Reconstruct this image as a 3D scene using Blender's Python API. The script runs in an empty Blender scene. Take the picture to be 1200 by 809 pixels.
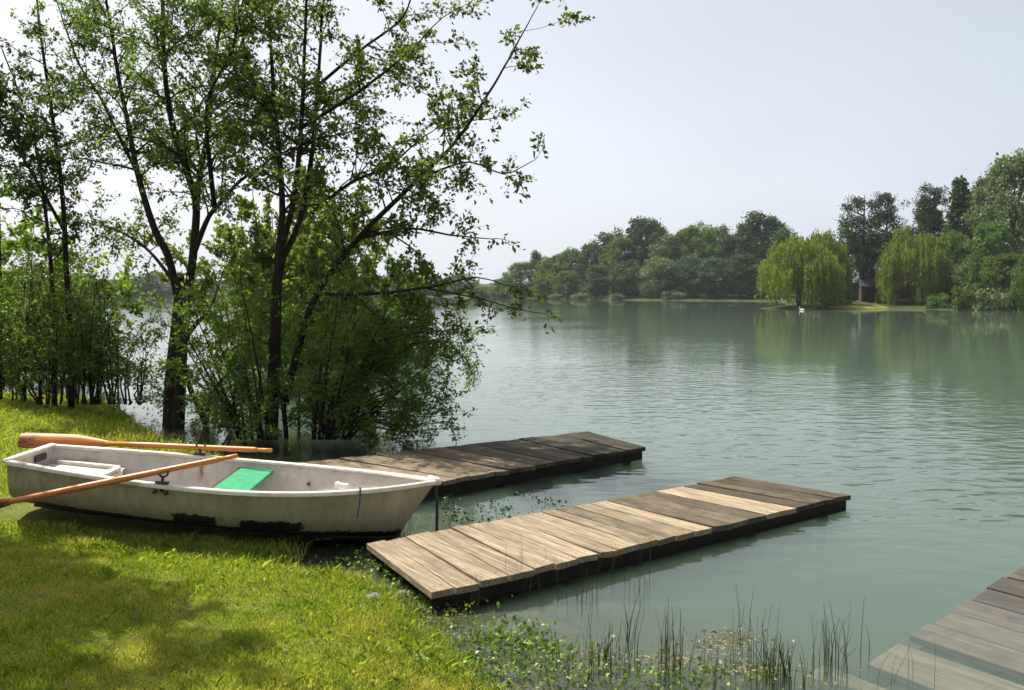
import bpy, bmesh, math, random
import numpy as np
from mathutils import Matrix, Vector
S = bpy.context.scene
COL = S.collection
R = math.radians
PIT = math.atan(63.5 / 1000)
CAMZ = 2.0

# ------------------------------------------------------------------ measuring the photograph
def ray(px, py):
    u, v = (px - 600) / 1000, (404.5 - py) / 1000
    return np.array([u, math.cos(PIT) + v * math.sin(PIT), -math.sin(PIT) + v * math.cos(PIT)])
def at(px, py, y):
    r = ray(px, py)
    return np.array([0, 0, CAMZ]) + r * (y / r[1])
def onz(px, py, z):
    r = ray(px, py)
    return np.array([0, 0, CAMZ]) + r * ((z - CAMZ) / r[2])

# ------------------------------------------------------------------ object helpers
def tag(o, label=None, cat=None, group=None, kind=None):
    if label: o['label'] = label
    if cat: o['category'] = cat
    if group: o['group'] = group
    if kind: o['kind'] = kind
    return o
def thing(name, label, cat, loc=(0, 0, 0), rz=0, group=None):
    o = bpy.data.objects.new(name, None)
    o.empty_display_size = .2
    COL.objects.link(o)
    o.location = loc
    o.rotation_euler = (0, 0, rz)
    return tag(o, label, cat, group)
def link(name, me, mat=None, parent=None):
    o = bpy.data.objects.new(name, me)
    COL.objects.link(o)
    if mat is not None:
        me.materials.clear()
        for m in (mat if isinstance(mat, (list, tuple)) else [mat]): me.materials.append(m)
    if parent is not None: o.parent = parent
    return o
def copy_tree(o, parent=None):
    c = o.copy()
    COL.objects.link(c)
    if parent is not None: c.parent = parent
    for ch in list(o.children): copy_tree(ch, c)
    return c
def mesh_np(name, V, F, smooth=False):
    V = np.asarray(V, np.float32); F = np.asarray(F, np.int32)
    me = bpy.data.meshes.new(name)
    me.vertices.add(len(V)); me.vertices.foreach_set('co', V.ravel())
    k = F.shape[1]
    me.loops.add(F.size); me.loops.foreach_set('vertex_index', F.ravel())
    me.polygons.add(len(F)); me.polygons.foreach_set('loop_start', np.arange(0, F.size, k, dtype=np.int32))
    me.polygons.foreach_set('loop_total', np.full(len(F), k, np.int32))
    if smooth: me.polygons.foreach_set('use_smooth', np.ones(len(F), bool))
    me.update(calc_edges=True)
    return me
class MB:
    """collects boxes, tubes and grids into one mesh"""
    def __init__(s): s.V = []; s.F = []; s.n = 0; s.M = []; s.A = []
    def add(s, V, F, a=0.5):
        V = np.asarray(V, float).reshape(-1, 3)
        s.V.append(V)
        for f in F: s.F.append(tuple(int(i) + s.n for i in f)); s.A.append(a)
        s.n += len(V)
    def box(s, c, d, M=None, a=0.5):
        x, y, z = np.array(d) / 2
        V = np.array([(i, j, k) for k in (-z, z) for j in (-y, y) for i in (-x, x)])
        if M is not None: V = V @ np.array(M).T
        s.add(V + np.array(c), [(0, 2, 3, 1), (4, 5, 7, 6), (0, 1, 5, 4), (2, 6, 7, 3), (0, 4, 6, 2), (1, 3, 7, 5)], a)
    def hexa(s, P, a=.5):      # bottom four, top four, counter-clockwise
        s.add(P, [(3, 2, 1, 0), (4, 5, 6, 7), (0, 1, 5, 4), (1, 2, 6, 5), (2, 3, 7, 6), (3, 0, 4, 7)], a)
    def tube(s, P, rad, n=6, cap=True, a=.5, flat=None):
        P = np.asarray(P, float); m = len(P)
        rad = np.broadcast_to(np.asarray(rad, float), (m,))
        T = np.gradient(P, axis=0); T /= np.linalg.norm(T, axis=1)[:, None] + 1e-9
        ref = np.array([0, 0, 1.]) if abs(T[0, 2]) < .9 else np.array([1., 0, 0])
        A = np.cross(T, ref); A /= np.linalg.norm(A, axis=1)[:, None] + 1e-9
        B = np.cross(T, A)
        th = np.arange(n) * 2 * math.pi / n
        V = (P[:, None] + rad[:, None, None] * (np.cos(th)[None, :, None] * A[:, None] + np.sin(th)[None, :, None] * B[:, None])).reshape(-1, 3)
        F = [(i * n + j, i * n + (j + 1) % n, (i + 1) * n + (j + 1) % n, (i + 1) * n + j) for i in range(m - 1) for j in range(n)]
        if cap: F += [tuple(range(n))[::-1], tuple((m - 1) * n + j for j in range(n))]
        s.add(V, F, a)
    def grid(s, G, a=.5, flip=False):
        G = np.asarray(G, float); p, q = G.shape[:2]
        F = [(i * q + j, i * q + j + 1, (i + 1) * q + j + 1, (i + 1) * q + j) for i in range(p - 1) for j in range(q - 1)]
        if flip: F = [f[::-1] for f in F]
        s.add(G.reshape(-1, 3), F, a)
    def mesh(s, name, smooth=False, bevel=0):
        me = bpy.data.meshes.new(name)
        V = np.concatenate(s.V)
        me.from_pydata(V.tolist(), [], s.F)
        at_ = me.attributes.new('tint', 'FLOAT', 'FACE')
        at_.data.foreach_set('value', np.array(s.A, np.float32))
        if bevel:
            bm = bmesh.new(); bm.from_mesh(me)
            bmesh.ops.bevel(bm, geom=list(bm.edges), offset=bevel, segments=2, affect='EDGES', profile=.6)
            bm.to_mesh(me); bm.free()
        if smooth: me.polygons.foreach_set('use_smooth', np.ones(len(me.polygons), bool))
        me.update()
        return me
    def build(s, name, mat, parent=None, smooth=False, bevel=0):
        return link(name, s.mesh(name, smooth, bevel), mat, parent)

# ------------------------------------------------------------------ materials
class NT:
    def __init__(s, name):
        s.m = bpy.data.materials.new(name); s.m.use_nodes = True
        s.t = s.m.node_tree; s.t.nodes.clear()
        s.out = s.t.nodes.new('ShaderNodeOutputMaterial')
    def n(s, typ, **kw):
        nd = s.t.nodes.new('ShaderNode' + typ)
        for k, v in kw.items():
            if k in nd.inputs.keys(): nd.inputs[k].default_value = v
            else: setattr(nd, k, v)
        return nd
    def l(s, a, b): s.t.links.new(a, b)
    def coord(s, kind='Object', scale=(1, 1, 1)):
        tc = s.n('TexCoord'); mp = s.n('Mapping'); mp.inputs['Scale'].default_value = scale
        s.l(tc.outputs[kind], mp.inputs['Vector']); return mp.outputs[0]
    def geo(s, scale=(1, 1, 1)):
        g = s.n('NewGeometry'); mp = s.n('Mapping'); mp.inputs['Scale'].default_value = scale
        s.l(g.outputs['Position'], mp.inputs['Vector']); return mp.outputs[0]
    def noise(s, vec, scale, detail=4, rough=.55):
        nd = s.n('TexNoise'); nd.inputs['Scale'].default_value = scale
        nd.inputs['Detail'].default_value = detail; nd.inputs['Roughness'].default_value = rough
        if vec is not None: s.l(vec, nd.inputs['Vector'])
        return nd.outputs['Fac']
    def ramp(s, fac, stops, interp='LINEAR'):
        nd = s.n('ValToRGB'); nd.color_ramp.interpolation = interp
        e = nd.color_ramp.elements
        while len(e) > 1: e.remove(e[-1])
        for i, (p, c) in enumerate(stops):
            el = e[0] if i == 0 else e.new(p)
            el.position = p; el.color = (*(c if hasattr(c, '__len__') else (c, c, c)), 1)
        s.l(fac, nd.inputs['Fac']); return nd.outputs['Color']
    def mix(s, fac, a, b, typ='MIX'):
        nd = s.n('Mix', data_type='RGBA', blend_type=typ)
        for v, i in ((fac, 0), (a, 6), (b, 7)):
            if hasattr(v, 'is_linked'): s.l(v, nd.inputs[i])
            elif i == 0: nd.inputs[0].default_value = v
            else: nd.inputs[i].default_value = (*v, 1)
        return nd.outputs[2]
    def math(s, op, a, b=0.0, clamp=False):
        nd = s.n('Math', operation=op, use_clamp=clamp)
        for v, i in ((a, 0), (b, 1)):
            if hasattr(v, 'is_linked'): s.l(v, nd.inputs[i])
            else: nd.inputs[i].default_value = v
        return nd.outputs[0]
    def attr(s, name):
        return s.n('Attribute', attribute_name=name)
    def bump(s, h, strength=.5, dist=.02):
        nd = s.n('Bump'); nd.inputs['Strength'].default_value = strength; nd.inputs['Distance'].default_value = dist
        s.l(h, nd.inputs['Height']); return nd.outputs[0]
    def pbr(s, color, rough=.8, spec=.3, normal=None, metal=0):
        b = s.n('BsdfPrincipled')
        if hasattr(color, 'is_linked'): s.l(color, b.inputs['Base Color'])
        else: b.inputs['Base Color'].default_value = (*color, 1)
        if hasattr(rough, 'is_linked'): s.l(rough, b.inputs['Roughness'])
        else: b.inputs['Roughness'].default_value = rough
        b.inputs['Specular IOR Level'].default_value = spec; b.inputs['Metallic'].default_value = metal
        if normal is not None: s.l(normal, b.inputs['Normal'])
        return b.outputs[0]
    def done(s, sh):
        s.l(sh, s.out.inputs['Surface']); return s.m

def leaf_mat(name, c1, c2, trans=.4, gloss=.12, yellow=None):
    t = NT(name)
    g = t.n('NewGeometry')
    stops = [(0, c1), (.85, c2)]
    if yellow: stops.append((1, yellow))
    col = t.ramp(g.outputs['Random Per Island'], stops)
    oi = t.n('ObjectInfo')
    hsv = t.n('HueSaturation')
    t.l(col, hsv.inputs['Color'])
    t.l(t.math('ADD', t.math('MULTIPLY', oi.outputs['Random'], .03), .485), hsv.inputs['Hue'])
    t.l(t.math('ADD', t.math('MULTIPLY', oi.outputs['Random'], .3), .85), hsv.inputs['Value'])
    col = hsv.outputs['Color']
    d = t.n('BsdfDiffuse'); t.l(col, d.inputs['Color'])
    tr = t.n('BsdfTranslucent'); t.l(t.mix(1.0, col, (1.25, 1.3, .6), 'MULTIPLY'), tr.inputs['Color'])
    m1 = t.n('MixShader'); m1.inputs[0].default_value = trans
    t.l(d.outputs[0], m1.inputs[1]); t.l(tr.outputs[0], m1.inputs[2])
    gl = t.n('BsdfGlossy'); gl.inputs['Roughness'].default_value = .6
    gl.inputs['Color'].default_value = (.5, .55, .45, 1)
    fr = t.n('Fresnel'); fr.inputs['IOR'].default_value = 1.35
    m2 = t.n('MixShader'); t.l(t.math('MULTIPLY', fr.outputs[0], gloss), m2.inputs[0])
    t.l(m1.outputs[0], m2.inputs[1]); t.l(gl.outputs[0], m2.inputs[2])
    return t.done(m2.outputs[0])

def bark_mat(name, c1, c2):
    t = NT(name); v = t.geo((1, 1, .25))
    f = t.noise(v, 28, 5)
    return t.done(t.pbr(t.ramp(f, [(.3, c1), (.7, c2)]), .95, .1, t.bump(f, .8, .02)))

def wood_mat(name, light, dark, moss=(.03, .035, .02), mossy=.3, grain=1.0, rough=.85, spec=.2):
    """weathered boards that run along local Y; every board has its own tint"""
    t = NT(name)
    tint = t.attr('tint').outputs['Fac']
    tc = t.n('TexCoord')
    off = t.n('CombineXYZ'); t.l(t.math('MULTIPLY', tint, 37.0), off.inputs[1]); t.l(t.math('MULTIPLY', tint, 11.0), off.inputs[2])
    va = t.n('VectorMath', operation='ADD'); t.l(tc.outputs['Object'], va.inputs[0]); t.l(off.outputs[0], va.inputs[1])
    mp = t.n('Mapping'); mp.inputs['Scale'].default_value = (60 * grain, 2.2, 60 * grain); t.l(va.outputs[0], mp.inputs['Vector'])
    g = t.noise(mp.outputs[0], 1.0, 6, .65)
    mp2 = t.n('Mapping'); mp2.inputs['Scale'].default_value = (9, 1.3, 9); t.l(va.outputs[0], mp2.inputs['Vector'])
    b = t.noise(mp2.outputs[0], 1.6, 4, .6)
    base = t.mix(tint, dark, light)
    c = t.mix(t.ramp(g, [(.36, .0), (.66, 1.)]), t.mix(1, base, (.40, .37, .33), 'MULTIPLY'), t.mix(1, base, (1.18, 1.17, 1.14), 'MULTIPLY'))
    c = t.mix(t.ramp(b, [(.42, 0), (.66, .8)]), c, t.mix(1, base, (.5, .47, .43), 'MULTIPLY'))
    ms = t.noise(tc.outputs['Object'], 5.5, 6, .7)
    mf = t.math('MULTIPLY', t.ramp(ms, [(.47, 0), (.62, 1)]), t.math('MULTIPLY', t.math('SUBTRACT', 1.0, tint), mossy), True)
    c = t.mix(mf, c, moss)
    st = t.noise(tc.outputs['Object'], 11, 4, .6)
    c = t.mix(t.ramp(st, [(.62, 0), (.72, .5)]), c, t.mix(1, base, (.45, .4, .36), 'MULTIPLY'))
    return t.done(t.pbr(c, rough, spec, t.bump(g, .5, .006)))

M = {}
M['dock_wood'] = wood_mat('weathered_boards', (.36, .29, .2), (.055, .042, .028), mossy=.85)
M['dark_dock_wood'] = wood_mat('dark_weathered_boards', (.30, .24, .165), (.03, .025, .018), mossy=.95)
M['wet_wood'] = wood_mat('wet_boards', (.27, .225, .16), (.04, .03, .021), mossy=.9, rough=.35, spec=.4)
M['beam_wood'] = wood_mat('wet_shaded_beam', (.022, .016, .012), (.01, .008, .006), mossy=.2, rough=.6, spec=.1)  # wet beam wood, with the shade on the jetty sides mixed into its colour
M['bark'] = bark_mat('dark_bark', (.009, .008, .006), (.034, .028, .022))
M['bark_far'] = bark_mat('grey_bark', (.04, .03, .025), (.11, .085, .065))
M['leaf_alder'] = leaf_mat('alder_leaves', (.056, .095, .02), (.12, .18, .04), .55, .1, (.15, .19, .04))
M['leaf_pale'] = leaf_mat('pale_leaves', (.07, .115, .025), (.145, .2, .05), .55, .1)
M['leaf_bright'] = leaf_mat('bright_leaves', (.1, .16, .022), (.18, .25, .04), .5, .08)
M['leaf_bush'] = leaf_mat('bush_leaves', (.07, .125, .022), (.14, .215, .042), .62, .1)
M['leaf_dark'] = leaf_mat('dark_leaves', (.03, .055, .022), (.065, .1, .035), .45, .1)
M['leaf_far_green'] = leaf_mat('far_green_leaves', (.055, .1, .026), (.11, .175, .042), .36, .06)
M['leaf_far_dark'] = leaf_mat('far_dark_leaves', (.03, .06, .026), (.065, .11, .04), .3, .06)
M['leaf_far_blue'] = leaf_mat('far_bluish_leaves', (.036, .068, .042), (.07, .115, .065), .3, .06)
M['leaf_far_grey'] = leaf_mat('far_greyish_leaves', (.075, .11, .055), (.14, .18, .09), .35, .08)
M['leaf_willow'] = leaf_mat('willow_leaves', (.115, .165, .024), (.21, .27, .05), .5, .06)
M['leaf_pine'] = leaf_mat('pine_needles', (.022, .038, .026), (.05, .07, .042), .2, .05)
M['reed'] = leaf_mat('rush_stems', (.04, .065, .018), (.1, .14, .04), .4, .1, (.2, .18, .08))
M['weed'] = leaf_mat('water_weed_leaves', (.07, .12, .02), (.16, .22, .04), .3, .15)
M['darkweed'] = leaf_mat('floating_weed_leaves', (.02, .04, .016), (.045, .075, .03), .2, .15)

def ground_mat():
    t = NT('lawn_and_bank')
    p = t.geo()
    big = t.noise(p, .9, 4, .6); mid = t.noise(p, 4.5, 4, .6); fine = t.noise(p, 60, 4, .7)
    lawn = t.ramp(mid, [(.3, (.08, .12, .016)), (.52, (.16, .19, .03)), (.72, (.27, .23, .08))])
    lawn = t.mix(t.ramp(big, [(.35, 0), (.65, .75)]), lawn, (.22, .23, .04))
    lawn = t.mix(t.ramp(fine, [(.35, .7), (.6, 0)]), lawn, (.028, .035, .012))
    z = t.n('SeparateXYZ'); g = t.n('NewGeometry'); t.l(g.outputs['Position'], z.inputs[0])
    zz = t.math('ADD', z.outputs[2], t.math('MULTIPLY', t.math('SUBTRACT', mid, .5), .16))
    soil = t.ramp(fine, [(.3, (.012, .011, .007)), (.7, (.05, .042, .024))])
    c = t.mix(t.ramp(zz, [(.01, 1), (.13, 0)]), lawn, soil)
    fl = t.noise(p, .35, 4, .6)
    wood = t.ramp(fl, [(.3, (.018, .028, .01)), (.7, (.05, .065, .02))])
    sy_ = t.n('SeparateXYZ'); t.l(g.outputs['Position'], sy_.inputs[0])
    mud = t.ramp(t.noise(p, 7, 5, .65), [(.3, (.03, .036, .018)), (.65, (.085, .085, .045))])
    c = t.mix(t.ramp(zz, [(0.0, 1), (.035, 0)]), c, mud)
    spit = t.math('MULTIPLY', t.math('LESS_THAN', t.math('ABSOLUTE', t.math('SUBTRACT', sy_.outputs[0], 38.6)), 3.4), t.math('LESS_THAN', sy_.outputs[1], 99.0))
    c = t.mix(t.math('MULTIPLY', t.math('GREATER_THAN', sy_.outputs[1], 60.0), t.math('SUBTRACT', 1.0, spit)), c, wood)
    return t.done(t.pbr(c, .95, .1, t.bump(fine, .9, .03)))
M['ground'] = ground_mat()

def water_mat():
    t = NT('lake_water')
    p = t.geo((.55, 1.0, 1.0))
    cam = t.n('NewGeometry')
    w1 = t.noise(p, 1.5, 2, .5); w2 = t.noise(p, 4.6, 1, .5); w3 = t.noise(t.geo((.4, 1.2, 1)), 15, 1, .5)
    patch = t.ramp(t.noise(t.geo((.35, 1, 1)), .09, 3, .5), [(.35, .35), (.65, 1.0)])
    h = t.math('ADD', t.math('MULTIPLY', w1, .018), t.math('ADD', t.math('MULTIPLY', w2, .022), t.math('MULTIPLY', w3, .004)))
    dep = t.attr('depth').outputs['Fac']
    calm = t.math('ADD', t.math('MULTIPLY', t.ramp(dep, [(.1, 0), (.9, 1)]), .75), .25)
    sx = t.n('SeparateXYZ'); t.l(cam.outputs['Position'], sx.inputs[0])
    lee1 = t.ramp(t.math('ADD', t.math('MULTIPLY', sx.outputs[1], .005), t.math('MULTIPLY', t.noise(t.geo((1, .4, 1)), .05, 3), .06)), [(.47, 1.0), (.56, .03)])
    lee2 = t.ramp(t.math('MULTIPLY', sx.outputs[0], 1 / 60), [(.1, 1.0), (.28, .34), (.45, .08)])
    mid = t.ramp(t.math('MULTIPLY', sx.outputs[1], .02), [(.2, 1.0), (.5, .42)])
    lee = t.math('MULTIPLY', t.math('MINIMUM', lee1, lee2), mid)
    h = t.math('MULTIPLY', h, t.math('MULTIPLY', t.math('MULTIPLY', patch, lee), calm))
    nrm = t.bump(h, 1.0, 1.0)
    fr = t.n('Fresnel'); fr.inputs['IOR'].default_value = 1.333; t.l(nrm, fr.inputs['Normal'])
    gl = t.n('BsdfGlossy'); gl.inputs['Roughness'].default_value = .03; gl.inputs['Color'].default_value = (1, 1, 1, 1); t.l(nrm, gl.inputs['Normal'])
    tp = t.n('BsdfTransparent'); tp.inputs['Color'].default_value = (1, 1, 1, 1)
    m2 = t.n('MixShader'); t.l(fr.outputs[0], m2.inputs[0]); t.l(tp.outputs[0], m2.inputs[1]); t.l(gl.outputs[0], m2.inputs[2])
    v = t.n('VolumePrincipled'); v.inputs['Density'].default_value = 1.7; v.inputs['Color'].default_value = (.255, .385, .285, 1)
    t.l(v.outputs[0], t.out.inputs['Volume'])
    return t.done(m2.outputs[0])
M['water'] = water_mat()

def grass_mat():
    t = NT('grass_blades')
    g = t.n('NewGeometry')
    p = t.geo()
    c = t.ramp(g.outputs['Random Per Island'], [(0, (.13, .21, .02)), (.5, (.25, .335, .034)), (.85, (.36, .4, .06)), (1, (.5, .45, .2))])
    dry = t.ramp(t.noise(p, 1.7, 6, .7), [(.47, 0), (.66, .85)])
    c = t.mix(dry, c, (.42, .38, .11))
    lush = t.ramp(t.noise(p, 2.6, 3, .6), [(.55, 0), (.68, .75)])
    c = t.mix(lush, c, (.11, .2, .022))
    d = t.n('BsdfDiffuse'); t.l(c, d.inputs[0]); tr = t.n('BsdfTranslucent'); t.l(t.mix(1.0, c, (1.3, 1.3, .6), 'MULTIPLY'), tr.inputs[0])
    m = t.n('MixShader'); m.inputs[0].default_value = .45; t.l(d.outputs[0], m.inputs[1]); t.l(tr.outputs[0], m.inputs[2])
    return t.done(m.outputs[0])
M['grass'] = grass_mat()

def hull_mat():
    t = NT('weathered_hull_paint')
    o = t.coord('Object')
    n1 = t.noise(o, 3.2, 5, .6); n2 = t.noise(t.coord('Object', (1, 1, .18)), 26, 4, .6)
    c = t.ramp(n1, [(.3, (.27, .235, .145)), (.7, (.41, .365, .255))])
    c = t.mix(t.ramp(n2, [(.46, 0), (.72, .6)]), c, (.19, .175, .11))
    n3 = t.noise(o, 60, 4, .7); c = t.mix(t.ramp(n3, [(.62, 0), (.7, .55)]), c, (.13, .11, .07))
    sp = t.n('SeparateXYZ'); t.l(o, sp.inputs[0])
    # near-black patches low on the topsides, with ragged upper edges
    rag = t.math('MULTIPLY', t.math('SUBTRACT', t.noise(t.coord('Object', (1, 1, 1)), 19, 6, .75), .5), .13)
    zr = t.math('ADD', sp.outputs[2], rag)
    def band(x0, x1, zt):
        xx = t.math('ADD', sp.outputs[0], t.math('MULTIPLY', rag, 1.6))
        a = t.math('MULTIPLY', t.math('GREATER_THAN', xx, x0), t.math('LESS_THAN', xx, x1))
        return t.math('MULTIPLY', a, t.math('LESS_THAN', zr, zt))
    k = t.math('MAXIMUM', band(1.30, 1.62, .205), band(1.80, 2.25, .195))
    k = t.math('MAXIMUM', k, t.math('LESS_THAN', zr, .128))  # shade under the chine, painted in as a near-black band
    scum = t.math('MULTIPLY', t.ramp(n1, [(.35, 0), (.65, .7)]), t.ramp(sp.outputs[2], [(.14, 1), (.3, 0)]))
    c = t.mix(scum, c, (.17, .16, .085))
    aft_brown = t.math('MULTIPLY', t.ramp(t.noise(t.coord('Object', (1, 1, .35)), 7, 5, .65), [(.42, 0), (.68, .65)]), t.ramp(sp.outputs[0], [(.1, 1), (.9, .45)]))  # brown mottling, stronger towards the stern
    c = t.mix(aft_brown, c, (.16, .125, .075))
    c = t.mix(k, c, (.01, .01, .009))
    return t.done(t.pbr(c, .5, .4, t.bump(n1, .12, .01)))
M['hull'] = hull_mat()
def liner_mat():
    t = NT('boat_inside_paint')
    o = t.coord('Object'); n1 = t.noise(o, 5, 5, .65); n2 = t.noise(o, 40, 4, .7)
    c = t.ramp(n1, [(.3, (.38, .335, .29)), (.7, (.54, .49, .44))])
    c = t.mix(t.ramp(n2, [(.54, 0), (.74, .5)]), c, (.22, .17, .13))
    c = t.mix(t.ramp(t.noise(t.coord('Object', (1, 1, .3)), 9, 5, .7), [(.5, 0), (.72, .5)]), c, (.25, .19, .14))
    sp = t.n('SeparateXYZ'); t.l(o, sp.inputs[0])
    xx = t.math('ADD', sp.outputs[0], t.math('MULTIPLY', t.math('SUBTRACT', n1, .5), .08))
    near = t.math('SUBTRACT', 1.0, t.math('MULTIPLY', t.math('ABSOLUTE', t.math('SUBTRACT', xx, 1.19)), 32.0), True)
    st = t.math('MULTIPLY', near, t.math('GREATER_THAN', sp.outputs[1], .3))
    st = t.math('MULTIPLY', st, t.ramp(sp.outputs[2], [(.2, .0), (.3, 1)]))
    c = t.mix(st, c, (.22, .085, .03))
    return t.done(t.pbr(c, .55, .35))
M['liner'] = liner_mat()
def paint_mat(name, c1, c2, rough=.5, scale=14, spec=.3):
    t = NT(name); n1 = t.noise(t.coord('Object'), scale, 5, .65)
    return t.done(t.pbr(t.ramp(n1, [(.3, c1), (.7, c2)]), rough, spec, t.bump(n1, .15, .005)))
M['rim'] = paint_mat('pale_rim', (.44, .39, .31), (.68, .64, .56), .5, 9)
M['green_seat'] = paint_mat('green_seat_paint', (.02, .2, .085), (.04, .3, .14), .45)
M['iron'] = paint_mat('dark_iron', (.012, .012, .014), (.05, .04, .035), .5)
M['blue_rope'] = paint_mat('blue_cord', (.03, .04, .1), (.07, .09, .2), .8)
M['white_rag'] = paint_mat('white_cloth', (.65, .65, .62), (.8, .8, .78), .8)
M['dark_rope'] = paint_mat('dark_cord', (.012, .014, .012), (.04, .04, .03), .8)
M['stone'] = paint_mat('pale_stone', (.07, .07, .065), (.2, .195, .18), .85, 14)
M['bird'] = paint_mat('white_feathers', (.75, .74, .7), (.82, .81, .79), .7)
M['beak'] = paint_mat('orange_bill', (.5, .18, .02), (.6, .22, .03), .5)
M['planks_dark'] = paint_mat('dark_cabin_boards', (.03, .022, .018), (.06, .045, .035), .8, 4)
M['roof_grey'] = paint_mat('grey_roof_sheet', (.035, .038, .045), (.06, .064, .075), .95, 3, .05)
M['roof_red'] = paint_mat('reddish_roof_sheet', (.09, .055, .045), (.13, .08, .065), .95, 3, .05)
M['teal'] = paint_mat('teal_canvas', (.02, .12, .1), (.03, .17, .14), .7, 3)
M['opening'] = paint_mat('dark_doorway', (.01, .01, .01), (.02, .02, .02), .9, 3)
def oar_mat():
    t = NT('varnished_oar_wood')
    n = t.noise(t.coord('Object', (1.2, 30, 30)), 1.6, 5, .6); n2 = t.noise(t.coord('Object', (2, 6, 6)), 2, 4, .6)
    c = t.ramp(n, [(.3, (.36, .11, .018)), (.7, (.58, .21, .045))])
    c = t.mix(t.ramp(n2, [(.55, 0), (.8, .3)]), c, (.42, .26, .14))
    return t, c
t, c = oar_mat(); M['oar'] = t.done(t.pbr(c, .4, .4))
t, c = oar_mat(); t.m.name = 'weathered_oar_blade'
sp = t.n('SeparateXYZ'); t.l(t.coord('Object'), sp.inputs[0])
wear = t.noise(t.coord('Object', (4, 20, 20)), 2.2, 5, .7)
c = t.mix(t.math('MULTIPLY', t.ramp(wear, [(.42, 0), (.6, .9)]), t.ramp(t.math('MULTIPLY', sp.outputs[0], -1.0), [(.88, 0), (1.0, 1)])), c, (.06, .035, .02))
M['blade'] = t.done(t.pbr(c, .5, .3))
t, c = oar_mat(); t.m.name = 'grey_worn_oar_blade'
wear = t.noise(t.coord('Object', (3, 20, 20)), 2.2, 5, .7)
M['worn_blade'] = t.done(t.pbr(t.mix(t.ramp(wear, [(.35, .35), (.6, .95)]), c, (.045, .03, .022)), .55, .3))

# ------------------------------------------------------------------ land and lake
SHORE = np.array([(-.17, 4.27), (-.46, 4.95), (-.72, 5.65), (-.9, 6.3), (-1.2, 7.1), (-2.15, 8.6), (-3.4, 10.0), (-4.5, 11.2), (-5.5, 12.5), (-6.6, 14.3), (-8.5, 16.2), (-15, 18.5), (-25, 28), (-45, 52), (-90, 105), (-170, 200),
    (-174, 290), (-90, 300), (-29, 290), (-3, 250), (8.6, 216), (27, 182), (48, 166), (46, 140), (36, 114), (28, 97), (30.5, 91.5), (35, 93), (38.5, 92), (42, 94.5), (47, 90), (53, 85), (62, 80), (78, 60), (72, 20), (40, 2.2), (12, 1.0),
    (4, 2.2), (2.3, 3.0), (1.0, 3.55), (.2, 3.95)])
def seg_dist(P, poly):
    d = np.full(len(P), 1e9); inside = np.zeros(len(P), bool)
    for i in range(len(poly)):
        a, b = poly[i], poly[(i + 1) % len(poly)]
        ab = b - a
        k = np.clip(((P - a) @ ab) / (ab @ ab), 0, 1)
        d = np.minimum(d, np.hypot(*(P - a - k[:, None] * ab).T))
        c = ((a[1] > P[:, 1]) != (b[1] > P[:, 1]))
        with np.errstate(divide='ignore', invalid='ignore'):
            xi = a[0] + (P[:, 1] - a[1]) / (b[1] - a[1] + 1e-12) * ab[0]
        inside ^= c & (P[:, 0] < xi)
    return d, inside
def fb(x, y, s=1.0, seed=0):
    r = np.random.default_rng(seed); o = 0
    for i in range(7):
        a = r.random() * 6.28; f = s * (1.0 + i * .55); ph = r.random() * 6.28
        o = o + np.sin((x * math.cos(a) + y * math.sin(a)) * f + ph + .8 * np.sin(y * f * .6 + i)) / (1 + i * .5)
    return o / 3
# the boat's pose (measured): stern gunwale, yaw, pitch, roll
BO = np.array([-3.8214, 6.7066, .706]); YAW, PITCH, ROLL, BL = .0389, -.1124, -.0103, 3.2161
def boat_frame(X, Y, Z):
    Y2 = Y * math.cos(ROLL) - Z * math.sin(ROLL); Z2 = Y * math.sin(ROLL) + Z * math.cos(ROLL)
    X3 = X * math.cos(PITCH) - Z2 * math.sin(PITCH); Z3 = X * math.sin(PITCH) + Z2 * math.cos(PITCH)
    return np.array([BO[0] + X3 * math.cos(YAW) - Y2 * math.sin(YAW), BO[1] + X3 * math.sin(YAW) + Y2 * math.cos(YAW), BO[2] + Z3])
HD = .42   # depth of the hull amidships
def height(x, y):
    x = np.atleast_1d(np.asarray(x, float)); y = np.atleast_1d(np.asarray(y, float))
    P = np.stack([x, y], 1)
    d, ins = seg_dist(P, SHORE)
    rr = np.hypot(x, y)
    d = d + .10 * fb(x, y, 4.0, 3) * np.exp(-d / .8)* (rr < 40)
    d = np.maximum(d, 0)
    nearf = np.clip(1 - (rr - 20) / 30, 0, 1)
    land = .45 * (1 - np.exp(-d / 2.5)) + nearf * .022 * fb(x, y, 3.1, 1) * np.clip(d, 0, 1) + nearf * .008 * fb(x, y, 14, 2) * np.clip(d * 2, 0, 1)
    land = land + np.clip((d - 7) * .16, 0, 3.2) * (rr > 60) + np.clip((d - 30) * .01, 0, 5) * (rr > 60)
    water = -np.minimum(.1 * d + .02 * d * d, 1.9) - .012 * fb(x, y, 5, 5) * np.clip(d, 0, 1)
    z = np.where(ins, water, land)
    # hollow where the boat lies
    k0 = boat_frame(.1, 0, -HD); k1 = boat_frame(BL * .93, 0, -HD)
    ab = (k1 - k0)[:2]; t_ = np.clip(((P - k0[:2]) @ ab) / (ab @ ab), 0, 1)
    dd = np.hypot(*(P - k0[:2] - t_[:, None] * ab).T)
    kz = k0[2] + t_ * (k1[2] - k0[2]) - .03
    w = np.clip(1 - (dd - .75) / .6, 0, 1); w = w * w * (3 - 2 * w)
    z = np.where(ins & (z < kz), z, z * (1 - w) + np.minimum(z, kz) * w)
    return z
def hz(x, y): return float(height(x, y)[0])

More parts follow.
